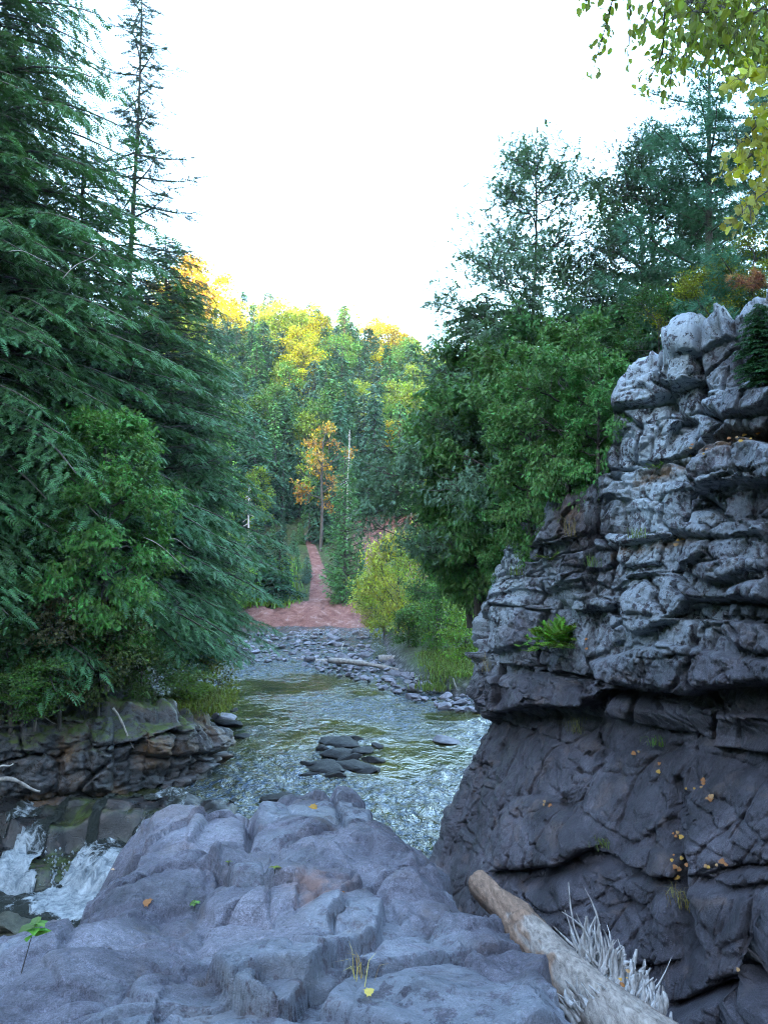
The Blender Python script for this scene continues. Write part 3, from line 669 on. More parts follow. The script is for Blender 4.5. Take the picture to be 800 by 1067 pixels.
for (px, py, w, lab) in [(462, 736, 24, 'largest rounded boulder at the water edge of the gravel bar'), (482, 738, 20, 'dark boulder beside the cliff edge on the gravel bar'), (436, 712, 18, 'upright pale boulder on the gravel bar near the log'), (400, 716, 22, 'dark flat boulder at the head of the gravel bar'), (430, 725, 28, 'long flat boulder half in water at the gravel bar'), (404, 707, 20, 'grey boulder under the driftwood log end')]:
    put_rock(px, py, w, lab, 'boulders on the gravel bar', (.75, .74, .78), sz=.9)
put_rock(8, 925, 70, 'mossy dark rock beside the white pool at the left edge', None, (.35, .36, .25), sz=.9, big=True, Y=13.0, zb=-6.7)
put_rock(45, 950, 60, 'low dark rock between the pool and the slab', None, (.4, .38, .36), sz=.7, big=True, Y=12.0, zb=-6.8)
# cobbles: individual rocks on the far riffle and gravel bar
cnt = 0; tries = 0
BARP = [(388, 680), (440, 690), (500, 706), (500, 742), (470, 738), (430, 728), (398, 716), (340, 700), (310, 692), (330, 684)]
RIFP = [(246, 676), (262, 662), (330, 656), (388, 660), (392, 680), (330, 682), (300, 690), (250, 690)]
LSH = [(200, 728), (225, 724), (238, 740), (232, 756), (205, 752)]
spots = []
while cnt < 295 and tries < 16000:
    tries += 1
    which = random.choices((0, 1, 2), (.52, .42, .06))[0]; pl = (BARP, RIFP, LSH)[which]
    px = random.uniform(200, 520); py = random.uniform(655, 758)
    if not inside(np.array([px]), np.array([py]), pl)[0]: continue
    w = random.choice((7, 9, 11, 13, 16, 21))*(.8+.5*(py-655)/80)
    if any((px-a)**2+((py-b)*2.2)**2 < (.235*(w+c))**2 for a, b, c in spots): continue
    spots.append((px, py, w)); cnt += 1
    lab = ('grey cobble on the gravel bar beside the cliff', 'grey stone in the riffle below the red clay bank', 'dark stone on the left shore under the hemlocks')[which]
    g = random.uniform(.55, 1.15)
    z = WATER-.05+(.25*smooth((px-400)/60)*smooth((730-py)/20) if which == 0 else 0)
    put_rock(px, py, w, lab, ('cobbles on the gravel bar', 'stones in the far riffle', 'stones on the left shore')[which], (g, g*.98, g*1.04), sz=random.uniform(.6, 1.1), zb=float(z)+.10, name='stone')

# ------------------------------------------------------------------ vegetation geometry
def tube(path, rad, ns=6):
    path = np.asarray(path, float); n = len(path); T = np.gradient(path, axis=0); T /= np.linalg.norm(T, axis=1)[:, None]+1e-9
    ref = np.where(np.abs(T[:, 2:3]) < .9, np.array([[0, 0, 1.]]), np.array([[1., 0, 0]]))
    A = np.cross(T, ref); A /= np.linalg.norm(A, axis=1)[:, None]+1e-9; B = np.cross(T, A)
    a = np.linspace(0, 2*pi, ns, endpoint=False); rad = np.asarray(rad)[:, None, None]
    V = path[:, None]+rad*(np.cos(a)[None, :, None]*A[:, None]+np.sin(a)[None, :, None]*B[:, None])
    i = np.arange(n*ns).reshape(n, ns); j = np.roll(i, -1, 1)
    Fc = np.stack([i[:-1], j[:-1], j[1:], i[1:]], -1).reshape(-1, 4)
    return V.reshape(-1, 3), Fc
class Geo:
    def __init__(s): s.V = []; s.F = []; s.n = 0; s.T = []
    def add(s, V, Fc, tint=None):
        s.V.append(V); s.F.append(np.asarray(Fc)+s.n); s.n += len(V); s.T.append(np.full(len(V), .5) if tint is None else tint)
    def tube(s, path, rad, ns=6): s.add(*tube(path, rad, ns))
    def mesh(s, name, mat, sm=True):
        by = {}
        for f in s.F: by.setdefault(f.shape[1], []).append(f)
        return mk_mesh(name, np.concatenate(s.V), [np.concatenate(v) for v in by.values()], mat, sm, {'tint': np.concatenate(s.T)})
def stamp(geo, tmpl, pos, dr, up, size, tint):
    """copies of a flat leaf / spray template at many frames"""
    V, Fc = tmpl; dr = dr/(np.linalg.norm(dr, axis=1)[:, None]+1e-9)
    side = np.cross(up, dr); side /= np.linalg.norm(side, axis=1)[:, None]+1e-9; nn = np.cross(dr, side)
    W = pos[:, None]+size[:, None, None]*(V[None, :, 0:1]*dr[:, None]+V[None, :, 1:2]*side[:, None]+V[None, :, 2:3]*nn[:, None])
    k = len(V); n = len(pos)
    geo.add(W.reshape(-1, 3), (Fc[None]+k*np.arange(n)[:, None, None]).reshape(-1, Fc.shape[1]), np.repeat(tint, k))
def frond_t(pairs=6, wid=.5, lw=.12, droop=.15, fwd=.5):
    V = []; Fc = []
    for i in range(pairs):
        t = (i+.3)/pairs; x = t; l = wid*(1-.75*t)*(.55+.9*min(t*3, 1)*.5)
        for s in (-1, 1):
            b = len(V); z0 = -droop*t*t
            V += [(x-lw*.5, 0, z0), (x+lw*.5, 0, z0), (x+fwd*l, s*l, z0-.12*l)]
            Fc.append((b, b+1, b+2) if s > 0 else (b+1, b, b+2))
    b = len(V); V += [(.8, -lw*.5, -droop*.7), (.8, lw*.5, -droop*.7), (1.12, 0, -droop*1.1)]; Fc.append((b, b+1, b+2))
    return np.array(V, float), np.array(Fc)
FR_HEM = frond_t(6, .42, .13, .18, .45)
FR_CED = frond_t(4, .5, .24, .22, .8)
FR_LOW = frond_t(2, .5, .45, .2, .4)
def needle_t(n=13):
    r = np.random.default_rng(1); V = []; Fc = []
    for i in range(n):
        a = 2*pi*i/n+r.uniform(-.2, .2); e = r.uniform(.15, 1.1); d = np.array([cos(e)*1.0, sin(e)*cos(a), sin(e)*sin(a)]); q = np.cross(d, r.normal(size=3)); q /= np.linalg.norm(q)
        b = len(V); V += [tuple(q*.028), tuple(-q*.028), tuple(d)]; Fc.append((b, b+1, b+2))
    return np.array(V), np.array(Fc)
PINE_T = needle_t()
LEAF4 = (np.array([(0, 0, 0), (.5, .32, .06), (1, 0, -.05), (.5, -.32, .06)]), np.array([(0, 3, 2, 1)]))
LEAF8 = (np.array([(0, 0, 0), (.25, .30, .05), (.62, .27, .04), (1.0, 0, -.12), (.62, -.27, .04), (.25, -.30, .05)]), np.array([(0, 5, 4, 3), (0, 3, 2, 1)]))
# lobed maple leaf
_ml = [(0, 0), (.12, .30), (.02, .52), (.30, .42), (.42, .62), (.55, .34), (.72, .36), (1, 0), (.72, -.36), (.55, -.34), (.42, -.62), (.30, -.42), (.02, -.52), (.12, -.30)]
MAPLE_T = (np.array([(x, y, -.12*abs(y)) for x, y in _ml]+[(.42, 0, .05)]), np.array([(14, (i+1) % 14, i) for i in range(14)]))

def conifer(seed, h=18, R=3.5, nb=220, tmpl=FR_HEM, fl=.34, shape=.8, droop=.35, rise=.12, start=.03, dens=1.0, gap=.0, tr=.22, sub=.38, tipup=0.0, twig=True, rmin=.02, irregular=.25, updir=0.0):
    r = np.random.default_rng(seed); T = Geo(); C = Geo()
    zz = np.linspace(-.8, h, 22); sway = np.stack([.12*np.sin(zz*.3+seed), .10*np.cos(zz*.27+seed)], 1)*(h/18)
    path = np.c_[sway, zz]; T.tube(path, tr*(1-zz.clip(0)/h*.96)+.006, 10)
    Ps = []; Ds = []; Us = []; Ss = []; Ti = []
    for b in range(nb):
        u = start+(1-start)*(b+r.uniform(0, 1))/nb; u = min(u, .995)
        az = b*2.399+r.uniform(-.5, .5); z = h*u
        L = R*((1-u)**shape)*(1-.35*max(0, .12-u)/.12)*r.uniform(1-irregular*1.6, 1+irregular)+rmin*h*.35
        if r.random() < gap: L *= r.uniform(.15, .5)
        n = 7; v = np.linspace(0, 1, n)
        ri = rise+updir*u
        lat = np.array([cos(az), sin(az)]); side = np.array([-sin(az), cos(az)])*r.uniform(-.15, .15)
        bz = z+L*(ri*v-droop*v**2+tipup*v**3); base = [np.interp(z, zz, sway[:, k]) for k in (0, 1)]
        P = np.stack([base[0]+L*v*lat[0]+L*v*v*side[0], base[1]+L*v*lat[1]+L*v*v*side[1], bz], 1)
        T.tube(P, tr*.22*(L/R+.25)*(1-v*.85)+.004, 4)
        bt = r.uniform(.0, 1.0)
        step = fl*.55/dens; ns = max(2, int(L/step))
        vs = (np.arange(ns)+r.uniform(0, 1, ns))/ns; vs = .10+.90*vs
        for s in (-1, 1):
            q = np.stack([np.interp(vs, v, P[:, k]) for k in range(3)], 1)
            tang = np.gradient(P, axis=0); tg = np.stack([np.interp(vs, v, tang[:, k]) for k in range(3)], 1); tg /= np.linalg.norm(tg, axis=1)[:, None]
            sd = np.cross(tg, np.array([0, 0, 1.]))*s
            ang = r.uniform(.55, 1.1, ns)[:, None]
            d = tg*np.cos(ang)+sd*np.sin(ang)
            l2 = sub*L*(1-.72*vs)*np.minimum(1, vs*4)*r.uniform(.6, 1.2, ns)
            nf = np.maximum(1, (l2/(fl*.62)).astype(int)+1)
            rep = np.repeat(np.arange(ns), nf); k = np.concatenate([np.arange(m) for m in nf]); frac = (k+r.uniform(.1, .9, len(k)))/nf[rep]
            dd = d[rep]; along = frac*l2[rep]
            pos = q[rep]+dd*along[:, None]; pos[:, 2] -= .22*along*frac*(1+droop); pos += r.normal(0, fl*.12, pos.shape)
            sgn = np.where(r.random(len(k)) < .5, -1., 1.)[:, None]
            dd = dd+.75*np.cross(dd, np.array([0, 0, 1.]))*sgn*r.uniform(0, 1, len(k))[:, None]+r.normal(0, .16, dd.shape); dd[:, 2] -= .18+droop*.35*frac-updir*.8
            Ps.append(pos); Ds.append(dd); up = np.tile([0, 0, 1.], (len(k), 1))+r.normal(0, .38, (len(k), 3)); Us.append(up)
            Ss.append(fl*r.uniform(.65, 1.25, len(k))); Ti.append(np.clip(.25*bt+.30*frac+.32*vs[rep]+r.uniform(-.12, .25, len(k)), 0, 1))
    stamp(C, tmpl, np.concatenate(Ps), np.concatenate(Ds), np.concatenate(Us), np.concatenate(Ss), np.concatenate(Ti))
    return T, C
def broadleaf(seed, h=12, R=3.5, nl=3000, leaf=LEAF4, ls=.28, trunk=.16, spread=.75, levels=3, cl=.8, base=.3, up=.5, hang=.2, limbs=9, ns=5, clump=16, cone=False):
    r = np.random.default_rng(seed); T = Geo(); C = Geo(); ends = []
    z = np.linspace(-.6, h*(1.0 if cone else .9), 10); sw = np.cumsum(r.normal(0, .05*h/12, (10, 2)), 0); sw -= sw[1]; path = np.c_[sw, z]
    T.tube(path, trunk*(1-.9*(z.clip(0)/h))+.01, 8)
    def grow(p, d, L, rad, lev):
        n = 5; v = np.linspace(0, 1, n); w = np.cumsum(r.normal(0, .12*L, (n, 3)), 0)*.5; w[0] = 0
        P = p+d*L*v[:, None]+w; P[:, 2] += .10*L*v*v*(1 if lev < 2 else -hang*2)
        T.tube(P, rad*(1-.6*v)+.003, ns if lev == 0 else 3)
        if lev >= levels-1:
            ends.extend([P[-1], P[-2], P[-3]]); return
        if cone: ends.extend(list(P[2:]))
        for k in range(int(2+L*7) if cone else r.integers(3, 5)):
            t = r.uniform(.25 if cone else .4, 1.0); i = min(n-1, int(t*(n-1)+.5)); dd = d+r.normal(0, spread*.6, 3); dd[2] += .12; dd /= np.linalg.norm(dd)
            grow(P[i], dd, min(L*r.uniform(.45, .65), .7 if cone else 99), rad*.45, lev+1)
    for k in range(limbs):
        u = base+(1-base)*(k+r.uniform(.0, .9))/limbs*(.99 if cone else .92); az = k*2.4+r.uniform(-.4, .4)
        prof_ = math.sin(pi*min(1, max(.05, (u-base*.6)/(1-base*.6))))**.55 if u < .97 else .2
        L = R*max(.25, prof_)*r.uniform(.6, .9)*.85
        if cone: L = R*(.06+.95*(1-u)**.72)*r.uniform(.62, 1.0)
        p = np.array([np.interp(h*u, z, path[:, 0]), np.interp(h*u, z, path[:, 1]), min(h*u, h*(1. if cone else .9))])
        e = up+.7*max(0, u-.5); d = np.array([cos(az)*cos(e), sin(az)*cos(e), sin(e)])
        grow(p, d, L, trunk*(.28 if cone else .4), 0)
    ends = np.array(ends); m = nl//clump
    c = ends[r.integers(0, len(ends), m)]+r.normal(0, cl*.35, (m, 3))
    rep = np.repeat(np.arange(m), clump); ct = r.uniform(0, 1, m)
    off = r.normal(0, cl*.33, (len(rep), 3))*np.array([1, 1, .55])
    pos = c[rep]+off
    out = pos-np.array([0, 0, h*.55]); out /= np.linalg.norm(out, axis=1)[:, None]+1e-6
    dr = out*.5+r.normal(0, .6, pos.shape); dr[:, 2] -= hang
    upv = out*.5+np.array([0, 0, .8])+r.normal(0, .5, pos.shape)
    stamp(C, leaf, pos, dr, upv, ls*r.uniform(.6, 1.25, len(rep)), np.clip(.75*ct[rep]+r.uniform(0, .35, len(rep)), 0, 1))
    return T, C
def make_proto(gen, bark, leafmat, *a, **k):
    T, C = gen(*a, **k); return T.mesh('trunk', bark), C.mesh('crown', leafmat, False)
def plant(proto, loc, label, cat, group=None, rz=0, sc=1.0, col=(.06, .11, .04), name='tree', tparts=('trunk', 'crown'), tilt=0):
    e = link(name, None, None, loc, rz, sc); e.empty_display_size = .3
    e.rotation_euler[0] = tilt
    tag(e, label, cat, group)
    link(tparts[0], proto[0], e); link(tparts[1], proto[1], e, color=col)
    return e
exec_veg = True
DG = (.030, .070, .034); MG = (.045, .10, .035); BG = (.035, .082, .060)
# ---- left bank, near conifers
HEM = [make_proto(conifer, M['bark_dark'], M['needle'], 1, h=18, R=4.0, nb=540, start=.02, gap=.12, irregular=.42, shape=.44, fl=.24, dens=.85, tr=.18),
       make_proto(conifer, M['bark_dark'], M['needle'], 2, h=15, R=3.5, nb=430, shape=.5, start=.02, gap=.14, irregular=.42, droop=.34, fl=.23, dens=.85, tr=.16)]
CED = [make_proto(conifer, M['bark_dark'], M['needle'], 3, h=8, R=1.7, nb=170, tmpl=FR_CED, fl=.20, shape=.6, droop=.25, rise=.25, tipup=.25, sub=.45, start=.0, dens=.9, tr=.14),
       make_proto(conifer, M['bark_dark'], M['needle'], 4, h=6, R=1.6, nb=130, tmpl=FR_CED, fl=.20, shape=.5, droop=.5, rise=.1, sub=.5, start=.0, dens=.9, tr=.12)]
CDL = make_proto(broadleaf, M['bark_dark'], M['needle'], 92, h=8, R=1.6, nl=24000, leaf=FR_CED, ls=.15, trunk=.11, cl=.42, base=.04, limbs=28, up=.25, hang=.45, clump=14, spread=.6)
SPR = make_proto(conifer, M['bark_dark'], M['needle'], 5, h=21, R=2.3, nb=250, fl=.26, shape=.42, droop=.28, rise=.05, tipup=.35, gap=.30, start=.05, dens=1.0, sub=.34, irregular=.4, tr=.15)
def plant_px(proto, ph, px, Y, top, label, cat, group=None, col=DG, name='conifer_tree', wide=1.0, zb=None, rz=None, tilt=0):
    X = at(px, 560, Y)[0]; z0 = gz(X, Y) if zb is None else zb
    h = zof(top, Y)-z0; s = h/ph
    return plant(proto, (X, Y, z0), label, cat, group, random.uniform(0, 6.28) if rz is None else rz, (s*wide, s*wide, s), col, name, tilt=tilt)
GL = 'evergreens on the left bank'
L = [
 (HEM[0], 18, -22, 19.5, -150, 'tallest dark hemlock at the far left edge, top out of frame', 'hemlock_tree', 1.0, (.050, .105, .060)),
 (HEM[0], 18, -95, 18.0, -120, 'dark hemlock mostly beyond the left frame edge', 'hemlock_tree', 1.0, (.050, .10, .058)),
 (HEM[1], 15, 84, 22.0, 150, 'broad hemlock between the tallest one and the thin spruce', 'hemlock_tree', 1.15, (.048, .105, .066)),
 (HEM[0], 18, 172, 25.0, 245, 'hemlock standing below and right of the thin spruce', 'hemlock_tree', 1.05, (.046, .10, .062)),
 (HEM[1], 15, 206, 27.0, 345, 'lower hemlock reaching farthest over the river from the left bank', 'hemlock_tree', .62, (.048, .10, .064)),
 (HEM[1], 15, 50, 19.6, 280, 'mid-height hemlock with drooping sprays in front of the tallest one', 'hemlock_tree', 1.1, (.055, .115, .065)),
 (HEM[1], 15, 188, 22.5, 470, 'small dark hemlock low over the mossy rock bank', 'hemlock_tree', .8, (.04, .09, .055)),
 (CDL, 8, 112, 17.7, 425, 'bright green cedar with fan-like sprays in the middle of the left bank', 'cedar_tree', 1.15, (.075, .155, .06)),
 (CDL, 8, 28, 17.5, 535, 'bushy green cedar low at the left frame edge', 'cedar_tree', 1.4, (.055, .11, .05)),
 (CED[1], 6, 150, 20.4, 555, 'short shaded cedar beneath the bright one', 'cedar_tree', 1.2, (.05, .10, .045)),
 (HEM[0], 18, -30, 24.0, 60, 'dark hemlock behind the tallest one', 'hemlock_tree', 1.0, (.048, .10, .06)),
 (HEM[1], 15, 130, 28.0, 300, 'shaded hemlock farther up the left slope', 'hemlock_tree', 1.1, (.048, .10, .06)),
]
for pr, ph, px, Y, top, lab, nm, wd, c in L:
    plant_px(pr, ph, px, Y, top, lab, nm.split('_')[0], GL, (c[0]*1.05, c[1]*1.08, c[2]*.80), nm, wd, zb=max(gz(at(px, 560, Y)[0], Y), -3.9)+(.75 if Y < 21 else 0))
plant_px(SPR, 21, 136, 23.0, -25, 'thin sparse spruce rising above the left trees against the sky', 'spruce', None, (.040, .060, .052), 'spruce_tree', 1.0, tilt=0)

# ---- bushes
BUSH = [make_proto(broadleaf, M['bark_dark'], M['leaf'], 20+i, h=2.2, R=1.3, nl=5200, ls=.11, trunk=.035, cl=.42, base=.05, limbs=12, up=.7) for i in range(3)]
def bush(px, Y, w, h, label, col, group=None, zb=None, name='bush', k=None):
    X = at(px, 560, Y)[0]; z = gz(X, Y) if zb is None else zb
    return plant(BUSH[random.randrange(3) if k is None else k], (X, Y, z), label, 'bush', group, random.uniform(0, 6.28), (w/2.6, w/2.6, h/2.3), col, name, ('stem', 'foliage'))
UB = 'undergrowth on the left rock bank'
for px, Y, w, h, lab, c in [(15, 16.9, 2.6, 2.2, 'dark leafy bush at the left frame edge above the rock bank', (.045, .085, .03)), (65, 17.2, 2.4, 2.1, 'brownish bush on the rock bank under the cedars', (.075, .070, .035)),
      (105, 17.8, 2.2, 2.0, 'olive bush overhanging the dark crack in the rock bank', (.065, .085, .03)), (150, 18.9, 2.0, 1.7, 'small green bush above the fractured rock blocks', (.055, .09, .03)),
      (190, 20.2, 1.7, .7, 'low mossy bush on the end of the rock bank', (.09, .13, .03)), (215, 25.5, 2.2, 2.4, 'bright yellow-green bush at the right tip of the left bank', (.15, .17, .04)), (40, 16.2, 1.6, 1.0, 'fern-like plant hanging over the rock bank edge', (.06, .11, .03)),
      (212, 21.0, .8, .4, 'moss-green tuft at the river end of the rock bank', (.11, .15, .03))]:
    bush(px, Y, w*1.1, h, lab, c, UB, zb=max(gz(at(px, 560, Y)[0], Y), (-3.95 if Y < 18.5 else -4.6) if Y < 23 else -9)+.05)
# ---- hillside trees
HC = [make_proto(conifer, M['bark_dark'], M['needle'], 40+i, h=12, R=(2.0, 2.4, 1.6, 2.6)[i], nb=130, tmpl=FR_LOW, fl=.62, shape=(.8, .65, .9, .7)[i], droop=.3, dens=1.05, sub=.45, gap=.08, start=.02, irregular=.3) for i in range(4)]
HB = [make_proto(broadleaf, M['bark_dark'], M['leaf'], 60+i, h=11, R=(2.8, 3.2, 2.4, 3.0)[i], nl=4600, ls=.30, cl=1.0, base=(.12, .08, .15, .1)[i], limbs=13) for i in range(4)]
HS = [make_proto(broadleaf, M['bark_dark'], M['leaf'], 70+i, h=11, R=2.6, nl=1300, ls=.30, cl=.8, base=.35, limbs=9) for i in range(2)]
YEL = (.36, .27, .05); YG = (.23, .28, .06); LG = (.14, .24, .07); OR = (.30, .20, .05)
placed = []
def hill(proto, ph, px, py_base, top, label, cat, col, group=None, Y=None, wide=1.0, name='tree'):
    """place by the pixel where its base meets the slope"""
    if Y is None:
        ys = np.linspace(48, 128, 400); xs = (px-400)/F*ys; zs = terr_z(xs, ys); _, pyy = proj(xs, ys, zs)
        k = np.argmax(pyy <= py_base); Y = ys[k] if k > 0 else 126.
    X = at(px, 560, Y)[0]; z0 = gz(X, Y); h = zof(top, Y)-z0; s = h/ph
    placed.append((X, Y, 1.6))
    return plant(proto, (X, Y, z0-.2), label, cat, group, random.uniform(0, 6.28), (s*wide, s*wide, s), col, name)
GH = 'trees on the far hillside'
hill(CED[0], 8, 360, 632, 462, 'tall narrow green cedar between the two red clay slopes', 'cedar', (.09, .19, .07), name='cedar_tree', wide=.68)
hill(HC[1], 12, 336, 566, 470, 'blue-green spruce left of the tall narrow cedar', 'spruce', (.04, .09, .05), name='spruce_tree')
hill(HC[1], 12, 376, 626, 560, 'dark conifer leaning on the right of the tall narrow cedar', 'conifer', (.05, .11, .06), name='conifer_tree', wide=.8)
hill(HC[3], 12, 268, 626, 535, 'dark bushy conifer left of the clay gully, above the clay bank', 'conifer', (.03, .075, .04), name='conifer_tree', wide=1.3)
hill(HC[1], 12, 292, 628, 550, 'dark conifer at the left edge of the clay gully', 'conifer', (.028, .07, .038), name='conifer_tree', wide=1.4)
hill(HB[0], 11, 352, 626, 590, 'small round green tree at the right edge of the clay gully', 'tree', LG, wide=1.3)
hill(HS[0], 11, 334, 575, 445, 'slender orange-leaved tree above the clay gully', 'tree', (.34, .20, .06))
hill(HS[1], 11, 322, 560, 470, 'thin yellow-flecked tree left of the clay gully head', 'tree', YG)
hill(HB[1], 11, 414, 512, 442, 'orange-topped yellow-green tree on the slope beside the right cedars', 'tree', (.40, .30, .04), wide=1.1)
hill(HB[2], 11, 386, 470, 400, 'lime green tree in the middle of the far slope', 'tree', YG)
hill(HB[1], 11, 268, 560, 490, 'lime green tree beside the left hemlocks on the lower slope', 'tree', (.17, .23, .04))
hill(HB[0], 11, 390, 395, 330, 'gold tree highest on the right end of the ridge', 'tree', YEL, wide=1.1, Y=124)
hill(HB[1], 11, 294, 380, 316, 'brightest golden tree on the ridge top', 'tree', YEL, wide=1.3, Y=122)
hill(HS[0], 11, 365, 370, 322, 'thin golden tree with see-through crown on the ridge', 'tree', YEL, Y=126)
hill(HB[3], 11, 372, 420, 365, 'orange-tinged tree just under the ridge', 'tree', (.33, .22, .04), wide=1.2)
hill(HB[3], 11, 225, 360, 285, 'yellow tree on the ridge above the left hemlocks', 'tree', (.42, .32, .04), wide=1.2, Y=122)
hill(HB[2], 11, 200, 350, 268, 'golden-brown tree where the ridge meets the left hemlocks', 'tree', (.38, .25, .05), wide=1.2, Y=118)
def dead_tree(px, pyb, top, label, Y=None):
    ys = np.linspace(50, 128, 300); xs = (px-400)/F*ys; zs = terr_z(xs, ys); _, pyy = proj(xs, ys, zs); Y = Y or ys[np.argmax(pyy <= pyb)]
    X = at(px, 560, Y)[0]; z0 = gz(X, Y); h = zof(top, Y)-z0
    T = Geo(); z = np.linspace(0, h, 8); T.tube(np.c_[.02*z+.05*np.sin(z*.8), 0*z, z], .10*(1-z/h*.8)+.015, 6)
    B = Geo()
    for k in range(46):
        a = k*2.4; u = random.uniform(.2, .98)*h; l = random.uniform(.5, 1.3)*(1.15-u/h); v = np.linspace(0, 1, 4)
        B.tube(np.stack([.02*u+cos(a)*l*v, sin(a)*l*v, u-.5*l*v*v], 1), .03*(1-v*.7)+.01, 3)
    e = link('dead_tree', None, None, (X, Y, z0)); tag(e, label, 'dead tree')
    link('trunk', T.mesh('trunk', M['dead']), e); link('branches', B.mesh('branches', M['dead']), e)
dead_tree(361, 580, 448, 'bare white dead tree behind the tall narrow cedar'); dead_tree(428, 540, 468, 'bare grey dead tree beside the right cedars'); dead_tree(258, 600, 505, 'leaning white dead trunk at the right edge of the left hemlocks')
cnt = 0; tries = 0
while cnt < 360 and tries < 30000:
    tries += 1
    Y = 54+76*random.random()**.75; px = random.uniform(165, 475); X = (px-400)/F*Y
    if any((X-a)**2+(Y-b)**2 < (1.5+.010*Y)**2*1.0 for a, b, _ in placed): continue
    z = gz(X, Y); _, py = proj(np.array([X]), np.array([Y]), np.array([z])); py = py[0]
    clay = any(poly_sd(np.array([px]), np.array([py]), pl)[0] > -3 for pl in CLAY)
    if clay: continue
    # nothing tall may hide the clay slopes
    u = (Y-54)/76
    con = random.random() < (.86-.32*u if px > 250 else .70)
    h = random.uniform(7.5, 12.5)
    for pl in CLAY:
        c = np.array(pl); 
        if c[:, 0].min()-6 < px < c[:, 0].max()+6:
            lim = c[:, 1].max()
            if py > c[:, 1].min() and Y < 80: h = min(h, 2.2)
    if py > 612: h = min(h, 4.5)
    # clear view up to the second clearing
    band = 'ridge top' if u > .86 else 'upper slope' if u > .55 else 'middle slope' if u > .25 else 'foot of the slope'
    side = 'left of the clay gully' if px < 315 else 'above the clay gully' if px < 365 else 'near the right cedars'
    if con:
        c0 = random.choice([((.045, .105, .06), 'dark green'), ((.065, .14, .07), 'mid green'), ((.07, .135, .10), 'blue-green'), ((.085, .175, .065), 'fresh green')])
        pr = random.choice(HC); nm = 'conifer_tree'; kind = 'conifer'; s = h/12
    else:
        if u > .80: ch = [(YEL, 'golden'), (YG, 'yellow-green'), (OR, 'orange'), ((.33, .30, .04), 'yellow')]; wts = (3, 3, 1, 3)
        elif u > .45: ch = [(YG, 'yellow-green'), (LG, 'light green'), ((.33, .30, .04), 'yellow'), (OR, 'orange')]; wts = (4, 4, 1.3, .5)
        else: ch = [(YG, 'yellow-green'), (LG, 'light green'), ((.09, .15, .04), 'green')]; wts = (2, 4, 3)
        c0 = random.choices(ch, wts)[0]; pr = random.choice(HB+HB+HS); nm = 'broadleaf_tree'; kind = 'leafy tree'; s = h/11
    placed.append((X, Y, 2)); cnt += 1
    j = random.uniform(.85, 1.15)
    plant(pr, (X, Y, z-.2), f'{c0[1]} {kind} on the {band} {side}', 'tree' if not con else 'conifer', f'{c0[1]} {kind}s, {band}, {side}', random.uniform(0, 6.28), (s*random.uniform(.9, 1.25), s*random.uniform(.9, 1.25), s), tuple(v*j for v in c0[0]), nm)
# ---- riverside shrubs on the right, mid distance
RS = 'riverside shrubs below the cliff'
for px, Y, w, h, lab, c in [(400, 44, 4.2, 3.6, 'yellow-green willow shrub at the end of the clay bank', (.25, .28, .07)), (415, 41, 4.0, 4.6, 'tall yellow willow shrub in the middle of the shrub line', (.30, .30, .07)), (440, 38, 3.4, 4.2, 'yellow-green shrub touching the hanging cedar', (.19, .25, .06)),
      (455, 34, 3.2, 2.6, 'green shrub at the back of the grassy patch', (.08, .15, .04)), (485, 31, 3.0, 2.4, 'pale green shrub beside the cliff edge', (.14, .22, .05)), (425, 36, 2.4, 1.6, 'low dark shrub under the willow shrubs', (.06, .11, .03)), (386, 47, 2.6, 2.2, 'low yellow shrub farthest left of the shrub line', (.26, .25, .05)),
      (470, 36, 3.5, 3.5, 'dark green shrub behind the pale one', (.06, .12, .04)), (250, 52.5, 4.0, 2.0, 'light green shrub on top of the clay bank at left', (.13, .22, .05)), (232, 50, 4.0, 2.4, 'green shrub where the clay bank meets the left trees', (.12, .21, .05)), (275, 56, 4.0, 1.8, 'bright grass-green shrub above the clay bank', (.14, .24, .05)), (240, 57, 4, 3, 'shrub on the grassy slope behind the left hemlocks', (.10, .18, .04)),
      (404, 78, 5, 4, 'greyish-green shrub in the upper clay clearing', (.16, .19, .08)), (425, 80, 5, 5, 'green shrub at the right of the upper clay clearing', (.15, .18, .06))]:
    bush(px, Y, w, h, lab, c, RS if px > 370 and Y < 50 else None, zb=max(gz(at(px, 560, Y)[0], Y), -5.7))

# ---- right side trees on the cliff
AI2 = make_proto(broadleaf, M['bark_dark'], M['needle'], 93, h=10, R=3.9, nl=36000, leaf=FR_CED, ls=.13, trunk=.06, cl=.40, base=.04, limbs=84, levels=2, up=.10, hang=.3, clump=9, spread=.55, cone=True)
AIR = make_proto(conifer, M['bark_dark'], M['needle'], 81, h=10, R=2.1, nb=170, tmpl=FR_CED, fl=.16, shape=.45, droop=.12, rise=.12, tipup=.3, sub=.55, start=.06, dens=.72, gap=.25, tr=.09, irregular=.4, rmin=.03)
CD2 = make_proto(conifer, M['bark_dark'], M['needle'], 82, h=6.2, R=1.6, nb=260, tmpl=FR_CED, fl=.135, shape=.32, droop=.35, rise=.25, sub=.5, start=.0, dens=1.0, tr=.10, irregular=.4)
CD3 = make_proto(broadleaf, M['bark_dark'], M['needle'], 91, h=6.2, R=1.75, nl=22000, leaf=FR_CED, ls=.13, trunk=.09, cl=.36, base=.02, limbs=26, up=.25, hang=.45, clump=14, spread=.6)
PIN = make_proto(conifer, M['bark_dark'], M['needle'], 83, h=9, R=2.8, nb=110, tmpl=PINE_T, fl=.18, shape=.6, droop=.05, rise=.15, tipup=.15, sub=.42, start=.08, dens=1.0, gap=.15, tr=.13, irregular=.4)
SML = make_proto(broadleaf, M['bark_dark'], M['leaf'], 84, h=7, R=2.4, nl=9000, ls=.12, cl=.5, base=.1, limbs=14, trunk=.09)
GR = 'trees on top of the cliff'
